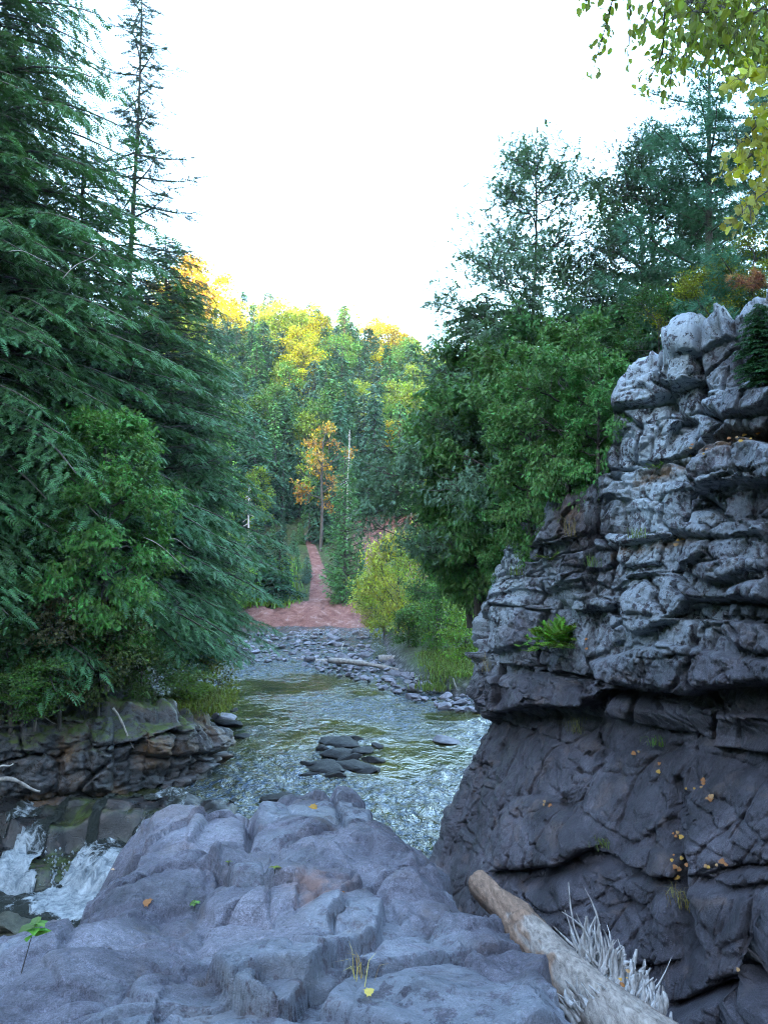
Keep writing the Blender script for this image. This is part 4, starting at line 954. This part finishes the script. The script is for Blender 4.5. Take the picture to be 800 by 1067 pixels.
for pr, px, Y, zb, s, lab, nm, cat, c in [
  (AI2, 554, 15.6, -1.2, .93, 'tall airy cedar standing alone against the sky above the cliff', 'cedar_tree', 'cedar', (.075, .13, .08)),
  (CD3, 497, 15.9, -1.7, .92, 'dense green cedar hanging over the left corner of the cliff', 'cedar_tree', 'cedar', (.085, .165, .055)),
  (CD3, 532, 14.8, -1.0, .80, 'dense cedar between the hanging one and the ledge', 'cedar_tree', 'cedar', (.085, .165, .055)),
  (CD3, 488, 17.2, -1.6, .78, 'cedar at the river side of the hanging one', 'cedar_tree', 'cedar', (.085, .165, .055)),
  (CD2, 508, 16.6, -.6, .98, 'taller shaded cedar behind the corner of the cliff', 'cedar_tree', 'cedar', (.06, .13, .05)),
  (CD3, 566, 15.0, -.6, .84, 'cedar filling the gap below the airy one', 'cedar_tree', 'cedar', (.07, .15, .055)),
  (CD3, 592, 10.9, .1, .50, 'low bushy cedar resting on the cliff ledge', 'cedar_tree', 'cedar', (.085, .165, .055)),
  (CD3, 552, 12.1, -.4, .50, 'small cedar at the left end of the cliff ledge', 'cedar_tree', 'cedar', (.085, .165, .055)),
  (CD3, 624, 10.3, .3, .36, 'small bright cedar against the foot of the upper cliff', 'cedar_tree', 'cedar', (.085, .19, .06)),
  (CD3, 530, 13.6, -1.0, .36, 'lowest little cedar at the cliff corner', 'cedar_tree', 'cedar', (.08, .17, .055)),
  (AI2, 492, 19.0, -1.5, .52, 'thin cedar behind the hanging one', 'cedar_tree', 'cedar', (.045, .09, .04)),
  (SML, 632, 14.5, .2, .58, 'dark leafy tree left of the pine above the cliff', 'broadleaf_tree', 'tree', (.045, .09, .035)),
  (SML, 672, 16.5, .8, .95, 'small-leaved tree between the airy cedar and the pine', 'broadleaf_tree', 'tree', (.045, .08, .04)),
  (AI2, 684, 15.0, 1.0, .72, 'ragged cedar rising left of the pine', 'cedar_tree', 'cedar', (.04, .075, .045)),
  (PIN, 745, 13.4, 1.4, .88, 'soft-needled white pine above the cliff top', 'pine_tree', 'pine', (.055, .135, .08)),
  (PIN, 830, 12.0, 1.6, .80, 'white pine at the right frame edge', 'pine_tree', 'pine', (.05, .125, .075)),
  (SML, 735, 11.5, 1.9, .30, 'yellow-green bush on the cliff crest', 'bush', 'bush', (.16, .17, .03)),
  (SML, 690, 12.2, 1.5, .34, 'dark green bush behind the cliff crest', 'bush', 'bush', (.05, .10, .03)),
  (SML, 790, 11.0, 2.0, .34, 'olive bush on the cliff crest by the frame edge', 'bush', 'bush', (.12, .14, .03)),
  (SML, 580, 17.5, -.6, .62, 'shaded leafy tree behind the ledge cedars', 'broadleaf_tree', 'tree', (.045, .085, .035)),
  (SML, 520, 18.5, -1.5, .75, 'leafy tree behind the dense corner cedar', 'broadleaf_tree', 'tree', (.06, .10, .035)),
  (CD2, 650, 13.0, .9, .52, 'cedar tucked behind the left edge of the cliff crest', 'cedar_tree', 'cedar', (.07, .15, .06)),
 ]:
    X = at(px, 560, Y)[0]
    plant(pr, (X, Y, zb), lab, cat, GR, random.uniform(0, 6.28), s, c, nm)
bx = on_cliff(796, 385)[0]
plant(CD2, (bx[0]-.05, bx[1], bx[2]-.15), 'little conifer growing from the upper right of the cliff', 'conifer', None, 1.0, .13, (.03, .085, .03), 'conifer_seedling')
bx = on_cliff(582, 672)[0]
def sprig(loc, label, n, ln, col, name='cedar_seedling', mat='needle', up=.8, out=(-.9, -.5)):
    r = np.random.default_rng(int(abs(loc[0]*1000))); S = Geo(); C = Geo(); Ps = []; Ds = []
    for k in range(n):
        a = r.uniform(0, 2*pi); d = np.array([out[0]*.5+cos(a)*.8, out[1]*.5+sin(a)*.6, up*r.uniform(.3, 1.3)]); d /= np.linalg.norm(d); l = ln*r.uniform(.5, 1.1)
        v = np.linspace(0, 1, 5); P = d*l*v[:, None]; P[:, 2] -= .35*l*v*v; S.tube(P, .004*(1-v*.7)+.0015, 3)
        m = max(4, int(l/.035)); t = np.linspace(.2, 1, m); q = np.stack([np.interp(t, v, P[:, i]) for i in range(3)], 1)
        for s in (-1, 1):
            Ps.append(q); sd = np.cross(d, [0, 0, 1.])*s; Ds.append(np.tile(d*.7+sd*.9, (m, 1))+r.normal(0, .15, (m, 3)))
    Ps = np.concatenate(Ps); Ds = np.concatenate(Ds)
    stamp(C, FR_CED, Ps, Ds, np.tile([0, 0, 1.], (len(Ps), 1))+r.normal(0, .3, Ps.shape), r.uniform(.07, .13, len(Ps))*(ln/.5), r.uniform(0, 1, len(Ps)))
    e = link(name, None, None, tuple(loc)); tag(e, label, 'seedling'); link('stem', S.mesh('stem', M['bark_dark']), e); link('foliage', C.mesh('foliage', M[mat], False), e, color=col)
sprig(bx, 'bright green cedar seedling growing out of the cliff face', 26, .55, (.12, .22, .045))
sprig(on_cliff(560, 676)[0], 'smaller green sprig just left of the cliff seedling', 10, .35, (.10, .20, .045))
sprig(on_cliff(575, 585)[0], 'olive sprig on the ledge above the cliff seedling', 8, .28, (.08, .12, .03))
sprig(on_cliff(685, 490)[0], 'tiny green plant on the rusty cliff shelf', 6, .2, (.10, .18, .03))

# ---- grass tufts
def grass(name, centers, n, h, label, col, kind='stuff', w=.012, spread=.25, lean=(0, 0)):
    c = np.array(centers); k = len(c)*n; rep = np.repeat(np.arange(len(c)), n)
    base = c[rep]+RNG.normal(0, spread, (k, 3))*np.array([1, 1, .0]); a = RNG.uniform(0, 2*pi, k); l = h*RNG.uniform(.5, 1.2, k); b = RNG.uniform(.2, .9, k)
    d = np.stack([np.cos(a)*b+lean[0], np.sin(a)*b+lean[1], 0*a], 1)*l[:, None]; up = np.array([0, 0, 1.])*l[:, None]; s = np.stack([-np.sin(a), np.cos(a), 0*a], 1)*w
    V = np.stack([base-s, base+s, base+.5*d*.6+.62*up+s*.7, base+.5*d*.6+.62*up-s*.7, base+d+.85*up*(1-.3*b[:, None])], 1).reshape(-1, 3)
    o5 = 5*np.arange(k)[:, None]; q = np.array([[0, 1, 2, 3]])+o5; t = np.array([[3, 2, 4]])+o5
    me = mk_mesh(name, V, [q, t], M['leaf'], False, {'tint': np.repeat(RNG.uniform(0, 1, k), 5)})
    return tag(link(name, me, color=col), label, name.replace('_', ' '), kind=kind)
cs = []
for _ in range(220):
    px = random.uniform(446, 500); Y = random.uniform(28.5, 33.5); X = at(px, 560, Y)[0]; cs.append((X, Y, max(gz(X, Y), -5.75)))
grass('grass', cs, 26, .26, 'bright green grass patch on the gravel bar by the cliff', (.11, .15, .04), spread=.3, w=.02)
cs = []
for _ in range(500):
    px = random.uniform(225, 300); Y = random.uniform(52, 62); X = at(px, 560, Y)[0]; cs.append((X, Y, gz(X, Y)))
grass('meadow_grass', cs, 24, .7, 'light green grassy slope behind the left trees', (.15, .24, .05), spread=.5, w=.04)
cs = []
for _ in range(120):
    X = random.uniform(-5.9, -4.2); Y = 20.3+random.uniform(-1.0, 1.2); cs.append((X, Y, -4.45+random.uniform(-.1, .1)))
grass('moss_grass', cs, 30, .18, 'yellow-green grass and moss fringe on the end of the left rock bank', (.10, .12, .03), spread=.15)
for i, (px, py, lab, c, h) in enumerate([(600, 762, 'pale grass tuft under the overhang', (.20, .20, .10), .3), (685, 775, 'green grass tuft below the long blocks of the cliff', (.12, .2, .05), .15), (665, 562, 'grass tuft on the ledge of the lichen-covered face', (.13, .17, .05), .16), (600, 560, 'dry grass hanging left of the lichen-covered face', (.20, .15, .08), .35),
        (618, 590, 'short grass in the dark crack above the seedling', (.10, .14, .05), .2), (712, 945, 'dry grass in the vertical crevice of the lower cliff', (.18, .15, .07), .25), (630, 880, 'small grass tuft on the dark bulge of the lower cliff', (.12, .15, .05), .12), (540, 600, 'grass fringe at the left end of the cliff', (.12, .17, .05), .25), (506, 700, 'dry grass at the left corner of the cliff', (.22, .18, .1), .4)]):
    p, n_ = on_cliff(px, py)
    o = grass('grass_tuft', [tuple(p+n_*.02)], 40, h, lab, c, None, w=.004, spread=.07, lean=(n_[0]*.4, n_[1]*.4)); o['category'] = 'grass tuft'

# ------------------------------------------------------------------ driftwood log wedged between slab and cliff
def log_build():
    A = at(497, 921, 6.5); B = at(745, 1150, 3.2)
    n, ns = 150, 48; t = np.linspace(0, 1, n); path = A+(B-A)*t[:, None]; path[:, 2] -= .05*np.sin(t*pi); path[:, 0] += .035*np.sin(t*5.5)+.02*fbm(np.stack([t*6, 0*t, 0*t], 1), 3)
    V, Fc = tube(path, .105+.072*t, ns)
    c = np.repeat(path, ns, 0); d = V-c; L = np.linalg.norm(d, axis=1)[:, None]
    ax = (B-A)/np.linalg.norm(B-A)
    along = (V@ax)[:, None]*ax; q = along*.22+(V-along)
    k = .15*fbm(q*7, 5)+.07*np.abs(fbm(q*20, 3))+.30*np.exp(-((V-path[48]-[-.03, 0, .11])**2).sum(1)/.0030)+.25*np.exp(-((V-path[86]-[-.10, 0, .08])**2).sum(1)/.0045)
    ang = np.arctan2(d[:, 2], d[:, 0]); k += -.05*(np.sin(ang*3+V[:, 1]*1.2) > .93)
    V = c+d*(1+k[:, None])
    V = np.vstack([V, A[None]+ax*.02]); capf = np.array([(i, n*ns, (i+1) % ns) for i in range(ns)])
    bark = np.clip(np.r_[np.repeat(smooth((.42-t)/.2), ns), 1]+.6*np.r_[k*6, 0], 0, 1)
    m, nt = new_mat('log_wood'); nn = N(nt)
    axr = nn.coord((5, 1.3, 5), (0, 0, radians(18)))
    f = nn.noise(6, axr, 8, .72, .5); f2 = nn.noise(2.2, nn.coord(), 5, .6)
    bare = nn.ramp(f, [(.32, (.07, .055, .048)), (.5, (.25, .205, .18)), (.7, (.42, .36, .32))])
    bk = nn.ramp(f, [(.32, (.07, .045, .032)), (.5, (.21, .125, .085)), (.7, (.34, .22, .16))])
    col = nn.mix(nn.ramp(nn.math('ADD', nn.attr('bark'), nn.math('MULTIPLY_ADD', f2, .8, -.4)), [(.35, 0.), (.6, 1.)]), bare, bk)
    nn.out(nn('ShaderNodeBsdfPrincipled', {'Base Color': col, 'Roughness': .85, 'Normal': nn.bump(f, .8, .02)}).outputs[0])
    e = link('driftwood_log', None, None, tuple(A)); tag(e, 'bleached driftwood log with splintered grey root end, leaning against the slab', 'log')
    me = mk_mesh('log_body', V-A, [Fc, capf], m, True, {'bark': bark})
    link('trunk', me, e)
    # splinters: flat tapering shards
    G = Geo(); r = np.random.default_rng(8)
    def shard(p0, p1, w, bend=.02):
        bend *= 1.6
        v = np.linspace(0, 1, 6); P = p0+(p1-p0)*v[:, None]; P += np.outer(np.sin(v*pi), r.normal(0, bend, 3))
        a, b = tube(P, w*(1-v*.82)*(1+.2*r.normal(size=6)), 5); G.add(a, b)
    sp = [((624, 999), (592, 919), .013), ((624, 985), (609, 926), .012), ((628, 994), (620, 956), .014), ((632, 1002), (632, 964), .012), ((645, 1010), (643, 978), .016), ((640, 1006), (648, 985), .014), ((615, 994), (585, 950), .013), ((608, 987), (576, 965), .011), ((602, 984), (588, 948), .013),
          ((618, 992), (600, 952), .014), ((660, 1038), (699, 998), .009), ((668, 1038), (684, 1020), .010), ((655, 1045), (676, 1024), .010), ((636, 1000), (628, 968), .013), ((612, 990), (604, 960), .013)]
    for (a, b, w) in sp:
        Y = 4.75-(a[1]-985)*.012; shard(at(a[0], a[1]+8, Y)-A, at(b[0], b[1], Y+.10)-A, w)
    for k in range(95):
        t_ = r.uniform(0, 1); a = np.array([606+84*t_, 990+86*t_]); Y = 4.8-t_*.95
        ln = r.uniform(14, 42)*(1.15-.3*t_); an = r.normal(-1.85+.3*t_, .22)
        b = a+np.array([math.cos(an), math.sin(an)])*ln+np.array([8, 0])
        shard(at(a[0]+r.normal(0, 5), a[1]+10+r.normal(0, 6), Y)-A, at(b[0], b[1], Y+r.uniform(-.06, .16))-A, r.uniform(.014, .040), .012)
    for k in range(70):
        a = np.array([628+r.normal(0, 14), 1072+r.normal(0, 10)]); b = a+np.array([r.normal(-22, 8), r.normal(-26, 8)])
        shard(at(a[0], a[1], 4.0)-A, at(b[0], b[1], 4.05)-A, r.uniform(.010, .024), .01)
    m2, nt2 = new_mat('splinter_wood'); n2 = N(nt2); f = n2.noise(14, n2.coord((3, 3, 1)), 6, .7)
    n2.out(n2('ShaderNodeBsdfPrincipled', {'Base Color': n2.ramp(f, [(.35, (.17, .155, .15)), (.65, (.46, .44, .44))]), 'Roughness': .85, 'Normal': n2.bump(f, .6, .01)}).outputs[0])
    link('splintered_roots', G.mesh('splinters', m2), e)
log_build()
# driftwood on the gravel bar
def drift(p, q, Yp, Yq, r0, label, zup=.12, col=None, name='driftwood_log'):
    a = at(*p, Yp); b = at(*q, Yq); v = np.linspace(0, 1, 12)
    P = a+(b-a)*v[:, None]; P[:, 2] += .06*np.sin(v*5); V, Fc = tube(P-a, r0*(1-.55*v)*(1+.12*RNG.normal(size=12)), 9)
    n = len(P); V = np.vstack([V, [[0, 0, 0]], [P[-1]-a]]); cap = [(i, n*9, (i+1) % 9) for i in range(9)]+[((n-1)*9+(i+1) % 9, n*9+1, (n-1)*9+i) for i in range(9)]
    o = link(name, mk_mesh(name, V, [Fc, np.array(cap)], M['dead' if col else 'drift']), None, tuple(a)); tag(o, label, 'log' if r0 > .05 else 'branch')
drift((304, 689), (412, 694), 37.0, 35.2, .19, 'long grey log lying across the head of the gravel bar')
drift((395, 687), (446, 690), 36.5, 36, .22, 'thick grey log at the right end of the long one')
drift((343, 688), (432, 699), 34.5, 33.5, .14, 'darker thinner log just in front of the long one')
drift((420, 700), (470, 690), 33, 34, .12, 'slanting log near the grass patch')
drift((451, 688), (500, 700), 32, 31, .09, 'slim log running into the grass patch')
drift((477, 727), (472, 705), 28.3, 28.2, .045, 'pale stick standing upright on the gravel bar', col=1, name='driftwood_branch')
drift((356, 678), (358, 668), 40, 40.2, .05, 'short pale stump sticking up in the riffle', col=1, name='driftwood_branch')
drift((360, 677), (392, 682), 41, 40, .08, 'little log behind the long one')
drift((-6, 806), (14, 793), 15.4, 15.2, .025, 'tan broken stick poking in at the left edge', col=1, name='driftwood_branch')
drift((0, 812), (42, 822), 15.5, 15.9, .05, 'thin branch lying at the foot of the left rock bank')
drift((118, 738), (140, 778), 17.3, 17.6, .03, 'broken brown trunk hanging down over the left rock crack')
for i, (a, b, Y, l) in enumerate([((28, 742), (60, 752), 16.3, 'bare looping twig under the left bushes'), ((150, 560), (196, 590), 17.2, 'pale dead branch inside the left hemlocks'), ((176, 562), (200, 570), 17.6, 'short pale dead branch over the river side of the left trees'), ((10, 262), (52, 270), 15.5, 'pale dead twig crossing the tallest hemlock'), ((66, 290), (100, 262), 16.0, 'pale dead branch right of the tallest hemlock trunk')]):
    drift(a, b, Y, Y+.3, .010, l, col=None, name='dead_branch')

# ------------------------------------------------------------------ overhanging trees at the upper right
def overhang(base, strands, leaf, ls, col, label, cat, name, seed, trunk_top, rad=.10, bark='bark_dark'):
    r = np.random.default_rng(seed); T = Geo(); C = Geo(); base = np.array(base, float); top = np.array(trunk_top, float)
    v = np.linspace(0, 1, 8); P = base+(top-base)*v[:, None]; P[:, 0] += .12*np.sin(v*4); T.tube(P-base, rad*(1-.7*v), 9)
    Ps = []; Ds = []; Ti = []
    for pts, Y, n, sp in strands:
        q = np.array([at(a, b, Y+.25*r.normal()) for a, b in pts]); u = r.uniform(.45, 1); j = base+(top-base)*u
        tt = np.linspace(0, 1, 10)[:, None]
        lead = j*(1-tt)+q[0]*tt; lead[:, 2] += .35*np.sin(tt[:, 0]*pi)*(1 if q[0][2] > j[2]-1 else .3)
        d = np.r_[0, np.cumsum(np.linalg.norm(np.diff(q, axis=0), axis=1))]; tn = np.linspace(0, d[-1], 8)
        S = np.stack([np.interp(tn, d, q[:, k]) for k in range(3)], 1)
        full = np.vstack([lead[:-1], S]); T.tube(full-base, np.linspace(.022, .0025, len(full)), 5)
        n = int(n*1.8); k = r.uniform(0, d[-1], n); c = np.stack([np.interp(k, d, q[:, i]) for i in range(3)], 1)
        off = r.normal(0, sp/F*Y, (n, 3)); 
        for a_, b_ in zip(c[::3], off[::3]): T.tube(np.array([a_, a_+b_*.5+[0, 0, .02], a_+b_])-base, [.003, .002, .0015], 3)
        Ps.append(c+off-base); dd = r.normal(0, .45, (n, 3)); dd[:, 2] -= .9; Ds.append(dd); Ti.append(np.clip(r.uniform(0, 1)*.5+r.uniform(0, .6, n), 0, 1))
    Ps = np.concatenate(Ps); Ds = np.concatenate(Ds)
    up = r.normal(0, .8, Ps.shape)+np.array([0, -.5, .3])
    stamp(C, leaf, Ps, Ds, up, ls*r.uniform(.6, 1.2, len(Ps)), np.concatenate(Ti))
    e = link(name, None, None, tuple(base)); tag(e, label, cat); link('trunk', T.mesh('trunk', M[bark]), e); link('crown', C.mesh('crown', M['leaf'], False), e, color=col)
st = [([(668, -60), (640, -10), (630, 30), (616, 78)], 5.6, 46, 5), ([(655, -40), (656, 20), (654, 74)], 5.5, 15, 3.5), ([(612, -20), (610, 6)], 5.6, 8, 4), ([(690, -20), (672, 18), (668, 36)], 5.4, 22, 5), ([(692, 10), (690, 55), (672, 90)], 5.3, 34, 7),
      ([(700, 20), (700, 60), (698, 88)], 5.5, 30, 6), ([(720, 30), (712, 70)], 5.4, 30, 7), ([(690, -40), (710, -10), (760, 10)], 5.2, 110, 14), ([(820, -30), (740, -20), (690, -5)], 5.0, 150, 14), ([(820, 10), (760, 25), (700, 30)], 5.3, 170, 14), ([(820, 40), (770, 45), (730, 50)], 5.1, 130, 12), ([(840, 0), (780, 15), (720, 12)], 4.8, 150, 15), ([(840, 70), (790, 65), (755, 70)], 5.2, 60, 10)]
overhang((5.6, 5.6, 1.9), st, LEAF8, .072, (.17, .21, .05), 'leafy birch boughs hanging into the top right corner', 'birch', 'birch_tree', 5, (5.2, 5.4, 6.2))
st = [([(830, 60), (790, 70), (772, 84)], 4.9, 46, 9), ([(830, 95), (800, 110), (785, 135), (760, 160)], 4.9, 60, 10), ([(830, 130), (795, 150), (775, 168), (752, 184)], 4.8, 70, 10), ([(830, 165), (800, 185), (788, 200), (768, 228), (754, 240)], 4.8, 46, 7), ([(830, 190), (795, 200), (780, 215), (783, 236)], 4.9, 34, 7), ([(835, 60), (810, 120), (800, 170)], 4.7, 60, 12)]
overhang((5.0, 4.3, 1.9), st, MAPLE_T, .058, (.25, .24, .05), 'yellowing maple boughs reaching in at the right edge', 'maple', 'maple_tree', 6, (4.9, 4.3, 4.6), .08)
# dead reddish pine twig above the crest
def twig():
    base = at(800, 300, 10.5); T = Geo(); C = Geo(); r = np.random.default_rng(4)
    Ps = []
    for k in range(7):
        tip = at(750+r.uniform(0, 40), 285+r.uniform(-8, 12), 10.4); v = np.linspace(0, 1, 5); P = base+(tip-base)*v[:, None]; T.tube(P-base, .012*(1-.8*v), 4)
        t = r.uniform(.3, 1, 14)[:, None]; Ps.append(base+(tip-base)*t-base+r.normal(0, .03, (14, 3)))
    Ps = np.concatenate(Ps); stamp(C, PINE_T, Ps, r.normal(0, .5, Ps.shape)+np.array([-1, 0, 0]), r.normal(0, 1, Ps.shape), np.full(len(Ps), .11), r.uniform(0, 1, len(Ps)))
    e = link('dead_pine_bough', None, None, tuple(base)); tag(e, 'rust-red dead pine bough beside the white pine', 'branch'); link('stem', T.mesh('stem', M['bark_dark']), e); link('needles', C.mesh('needles', M['leaf'], False), e, color=(.26, .12, .08))
twig()

# ------------------------------------------------------------------ small plants and fallen leaves
def seedling(px, py, label, hgt=.22, n=9, ls=.075, col=(.10, .19, .05), tilt=(0, 0)):
    p = on_fg(px, py); r = np.random.default_rng(px); T = Geo(); C = Geo(); v = np.linspace(0, 1, 5)
    top = np.array([tilt[0], tilt[1], hgt]); P = top*v[:, None]; T.tube(P, .003*(1-.5*v), 4)
    a = np.arange(n)*2.4; d = np.stack([np.cos(a), np.sin(a), .15+0*a], 1); pos = top*r.uniform(.75, 1.0, n)[:, None]
    stamp(C, LEAF8, pos, d, np.tile([0, 0, 1.], (n, 1))+r.normal(0, .2, (n, 3)), ls*r.uniform(.7, 1.2, n), r.uniform(0, 1, n))
    e = link('seedling', None, None, tuple(p)); tag(e, label, 'seedling'); link('stem', T.mesh('stem', M['bark_dark']), e); link('leaves', C.mesh('leaves', M['leaf'], False), e, color=col)
seedling(22, 1012, 'small green seedling with a reddish stem at the lower left of the slab', .22, 11, .075, tilt=(.05, .03))
seedling(285, 910, 'tiny yellow-green sprout in the slab crack below the rear boulder', .05, 6, .04, (.16, .20, .05))
seedling(203, 945, 'tiny mossy plant beside the rounded bulge on the slab', .04, 8, .04, (.10, .15, .04))
seedling(240, 900, 'tiny dark weed behind the rounded bulge', .03, 5, .03, (.10, .12, .04))
p = on_fg(374, 1020)
o = grass('dry_grass', [tuple(p)], 14, .14, 'thin dry straw lying in the crack of the big slab block', (.34, .27, .12), None, w=.002, spread=.03); o['category'] = 'dry grass'
def leaf_on(p, n_, size, col, label, tmpl=MAPLE_T, grp=None, seed=0):
    r = np.random.default_rng(seed+3); G = Geo(); n_ = np.array(n_, float)+r.normal(0, .15, 3); d = np.cross(n_, r.normal(size=3))
    stamp(G, tmpl, np.zeros((1, 3)), d[None], n_[None], np.array([size]), np.array([.5]))
    o = link('fallen_leaf', G.mesh('leaf', M['leaf'], False), None, tuple(np.array(p)+np.array(n_)*.012), color=col); tag(o, label, 'leaf', grp)
YL = (.34, .20, .06); OL = (.24, .11, .05); TL = (.40, .28, .20)
for i, (px, py, s, c, lab) in enumerate([(325, 838, .08, YL, 'yellow leaf on the rear boulder of the slab'), (380, 1036, .045, (.42, .33, .10), 'yellow leaf beside the dry straw in the slab crack'), (158, 940, .06, OL, 'small orange leaf on the left part of the slab'), (360, 928, .02, OL, 'tiny leaf scrap beyond the pinkish patch'), (118, 905, .04, TL, 'pale leaf scrap at the rim of the slab above the pool')]):
    leaf_on(on_fg(px, py), (0, -.2, 1), s, c, lab, seed=i)
k = 0
for (px, py, n, spx, spy, what) in [(706, 902, 9, 3, 8, 'among the leaves caught in the vertical crevice'), (745, 902, 6, 12, 3, 'on the small shelf right of the crevice'), (733, 820, 5, 9, 4, 'on the lower cliff face below the long blocks'), (738, 832, 3, 5, 2, 'on the lower cliff face just under the others'), (705, 868, 4, 3, 4, 'in the crevice above the leaf pile'), (775, 1012, 3, 6, 3, 'on the ledge at the lower right'), (766, 455, 7, 10, 4, 'on the rusty shelf high on the cliff'), (726, 470, 5, 12, 4, 'on the left part of the rusty cliff shelf'),
                             (686, 804, 2, 4, 5, 'at the middle of the lower cliff'), (655, 1025, 5, 6, 8, 'caught in the splintered roots'), (566, 838, 3, 5, 1, 'on the dark bulge above the log'), (666, 786, 2, 6, 4, 'near the grass tuft of the lower cliff'), (608, 670, 2, 3, 3, 'beside the cliff seedling'), (712, 565, 3, 10, 2, 'on the ledge of the lichen-covered face')]:
    for j in range(n):
        x, y = px+RNG.normal(0, spx), py+RNG.normal(0, spy); k += 1
        if 'roots' in what: p, n_ = at(x, y, 4.15), np.array([0, -.5, 1.])
        else: p, n_ = on_cliff(x, y)
        leaf_on(p+n_*.03, n_+np.array([0, 0, .7]), .045*random.uniform(.5, 1.3)*(.8 if 'high' in what else .5 if 'roots' in what else 1), random.choice((YL, OL, OL, (.28, .17, .09))), 'fallen leaf '+what, grp='fallen leaves '+what, seed=k*7)

# ------------------------------------------------------------------ light, sky, camera
EL = radians(7); AZ_FROM = np.array([sin(radians(198)), cos(radians(198))])   # compass direction the sun stands in (behind the viewer, a little left)
w = bpy.data.worlds.new('World'); scene.world = w; w.use_nodes = True; nt = w.node_tree; nt.nodes.clear(); n = N(nt)
sky = nt.nodes.new('ShaderNodeTexSky'); sky.sky_type = 'NISHITA'; sky.sun_disc = False; sky.sun_elevation = EL; sky.sun_rotation = radians(198)
sky.air_density = 1.0; sky.dust_density = 1.5; sky.ozone_density = 1.5
bg = n('ShaderNodeBackground', {'Color': sky.outputs[0], 'Strength': .15}); n('ShaderNodeOutputWorld', {'Surface': bg.outputs[0]})
sl = bpy.data.lights.new('sun', 'SUN'); sl.energy = 2.0; sl.angle = radians(.5); sl.color = (1, .76, .45)
so = bpy.data.objects.new('sun', sl); COL.objects.link(so)
from mathutils import Vector
dirv = Vector((AZ_FROM[0]*cos(EL), AZ_FROM[1]*cos(EL), sin(EL)))
so.rotation_euler = dirv.to_track_quat('Z', 'Y').to_euler(); so.location = (0, -20, 60)
cam = bpy.data.cameras.new('camera'); co = bpy.data.objects.new('camera', cam); COL.objects.link(co); scene.camera = co
cam.sensor_fit = 'VERTICAL'; cam.sensor_height = 24; cam.lens = F*24/1067; cam.clip_end = 2000; cam.clip_start = .05
co.rotation_euler = (radians(90)+PIT, 0, 0)
scene.render.resolution_x = 767; scene.render.resolution_y = 1024
vs = scene.view_settings; vs.view_transform = 'Standard'; vs.look = 'None'; vs.exposure = 4.6; vs.gamma = 1
scene.render.engine = 'CYCLES'; scene.cycles.max_bounces = 6; scene.cycles.transparent_max_bounces = 4
scene.cycles.use_denoising = True; scene.cycles.denoiser = 'OPENIMAGEDENOISE'; scene.cycles.denoising_input_passes = 'RGB_ALBEDO_NORMAL'; scene.cycles.denoising_prefilter = 'NONE'; scene.cycles.filter_width = 1.1; scene.cycles.caustics_reflective = False; scene.cycles.caustics_refractive = False

hz, nth = new_mat('haze'); nh = N(nth)
nh('ShaderNodeOutputMaterial', {'Volume': nh('ShaderNodeVolumePrincipled', {'Color': (.80, .88, 1, 1), 'Density': .0003, 'Anisotropy': .2}).outputs[0]})
x0, x1, y0, y1, z0, z1 = -261, 261, -191, 421, -12, 78
Vb = [(x, y, z) for x in (x0, x1) for y in (y0, y1) for z in (z0, z1)]
hb = link('haze', mk_mesh('haze', Vb, np.array([(0, 1, 3, 2), (4, 6, 7, 5), (0, 4, 5, 1), (2, 3, 7, 6), (0, 2, 6, 4), (1, 5, 7, 3)]), hz, False))
tag(hb, 'thin bluish air over the far hillside', 'haze', kind='stuff')
scene.cycles.volume_bounces = 0
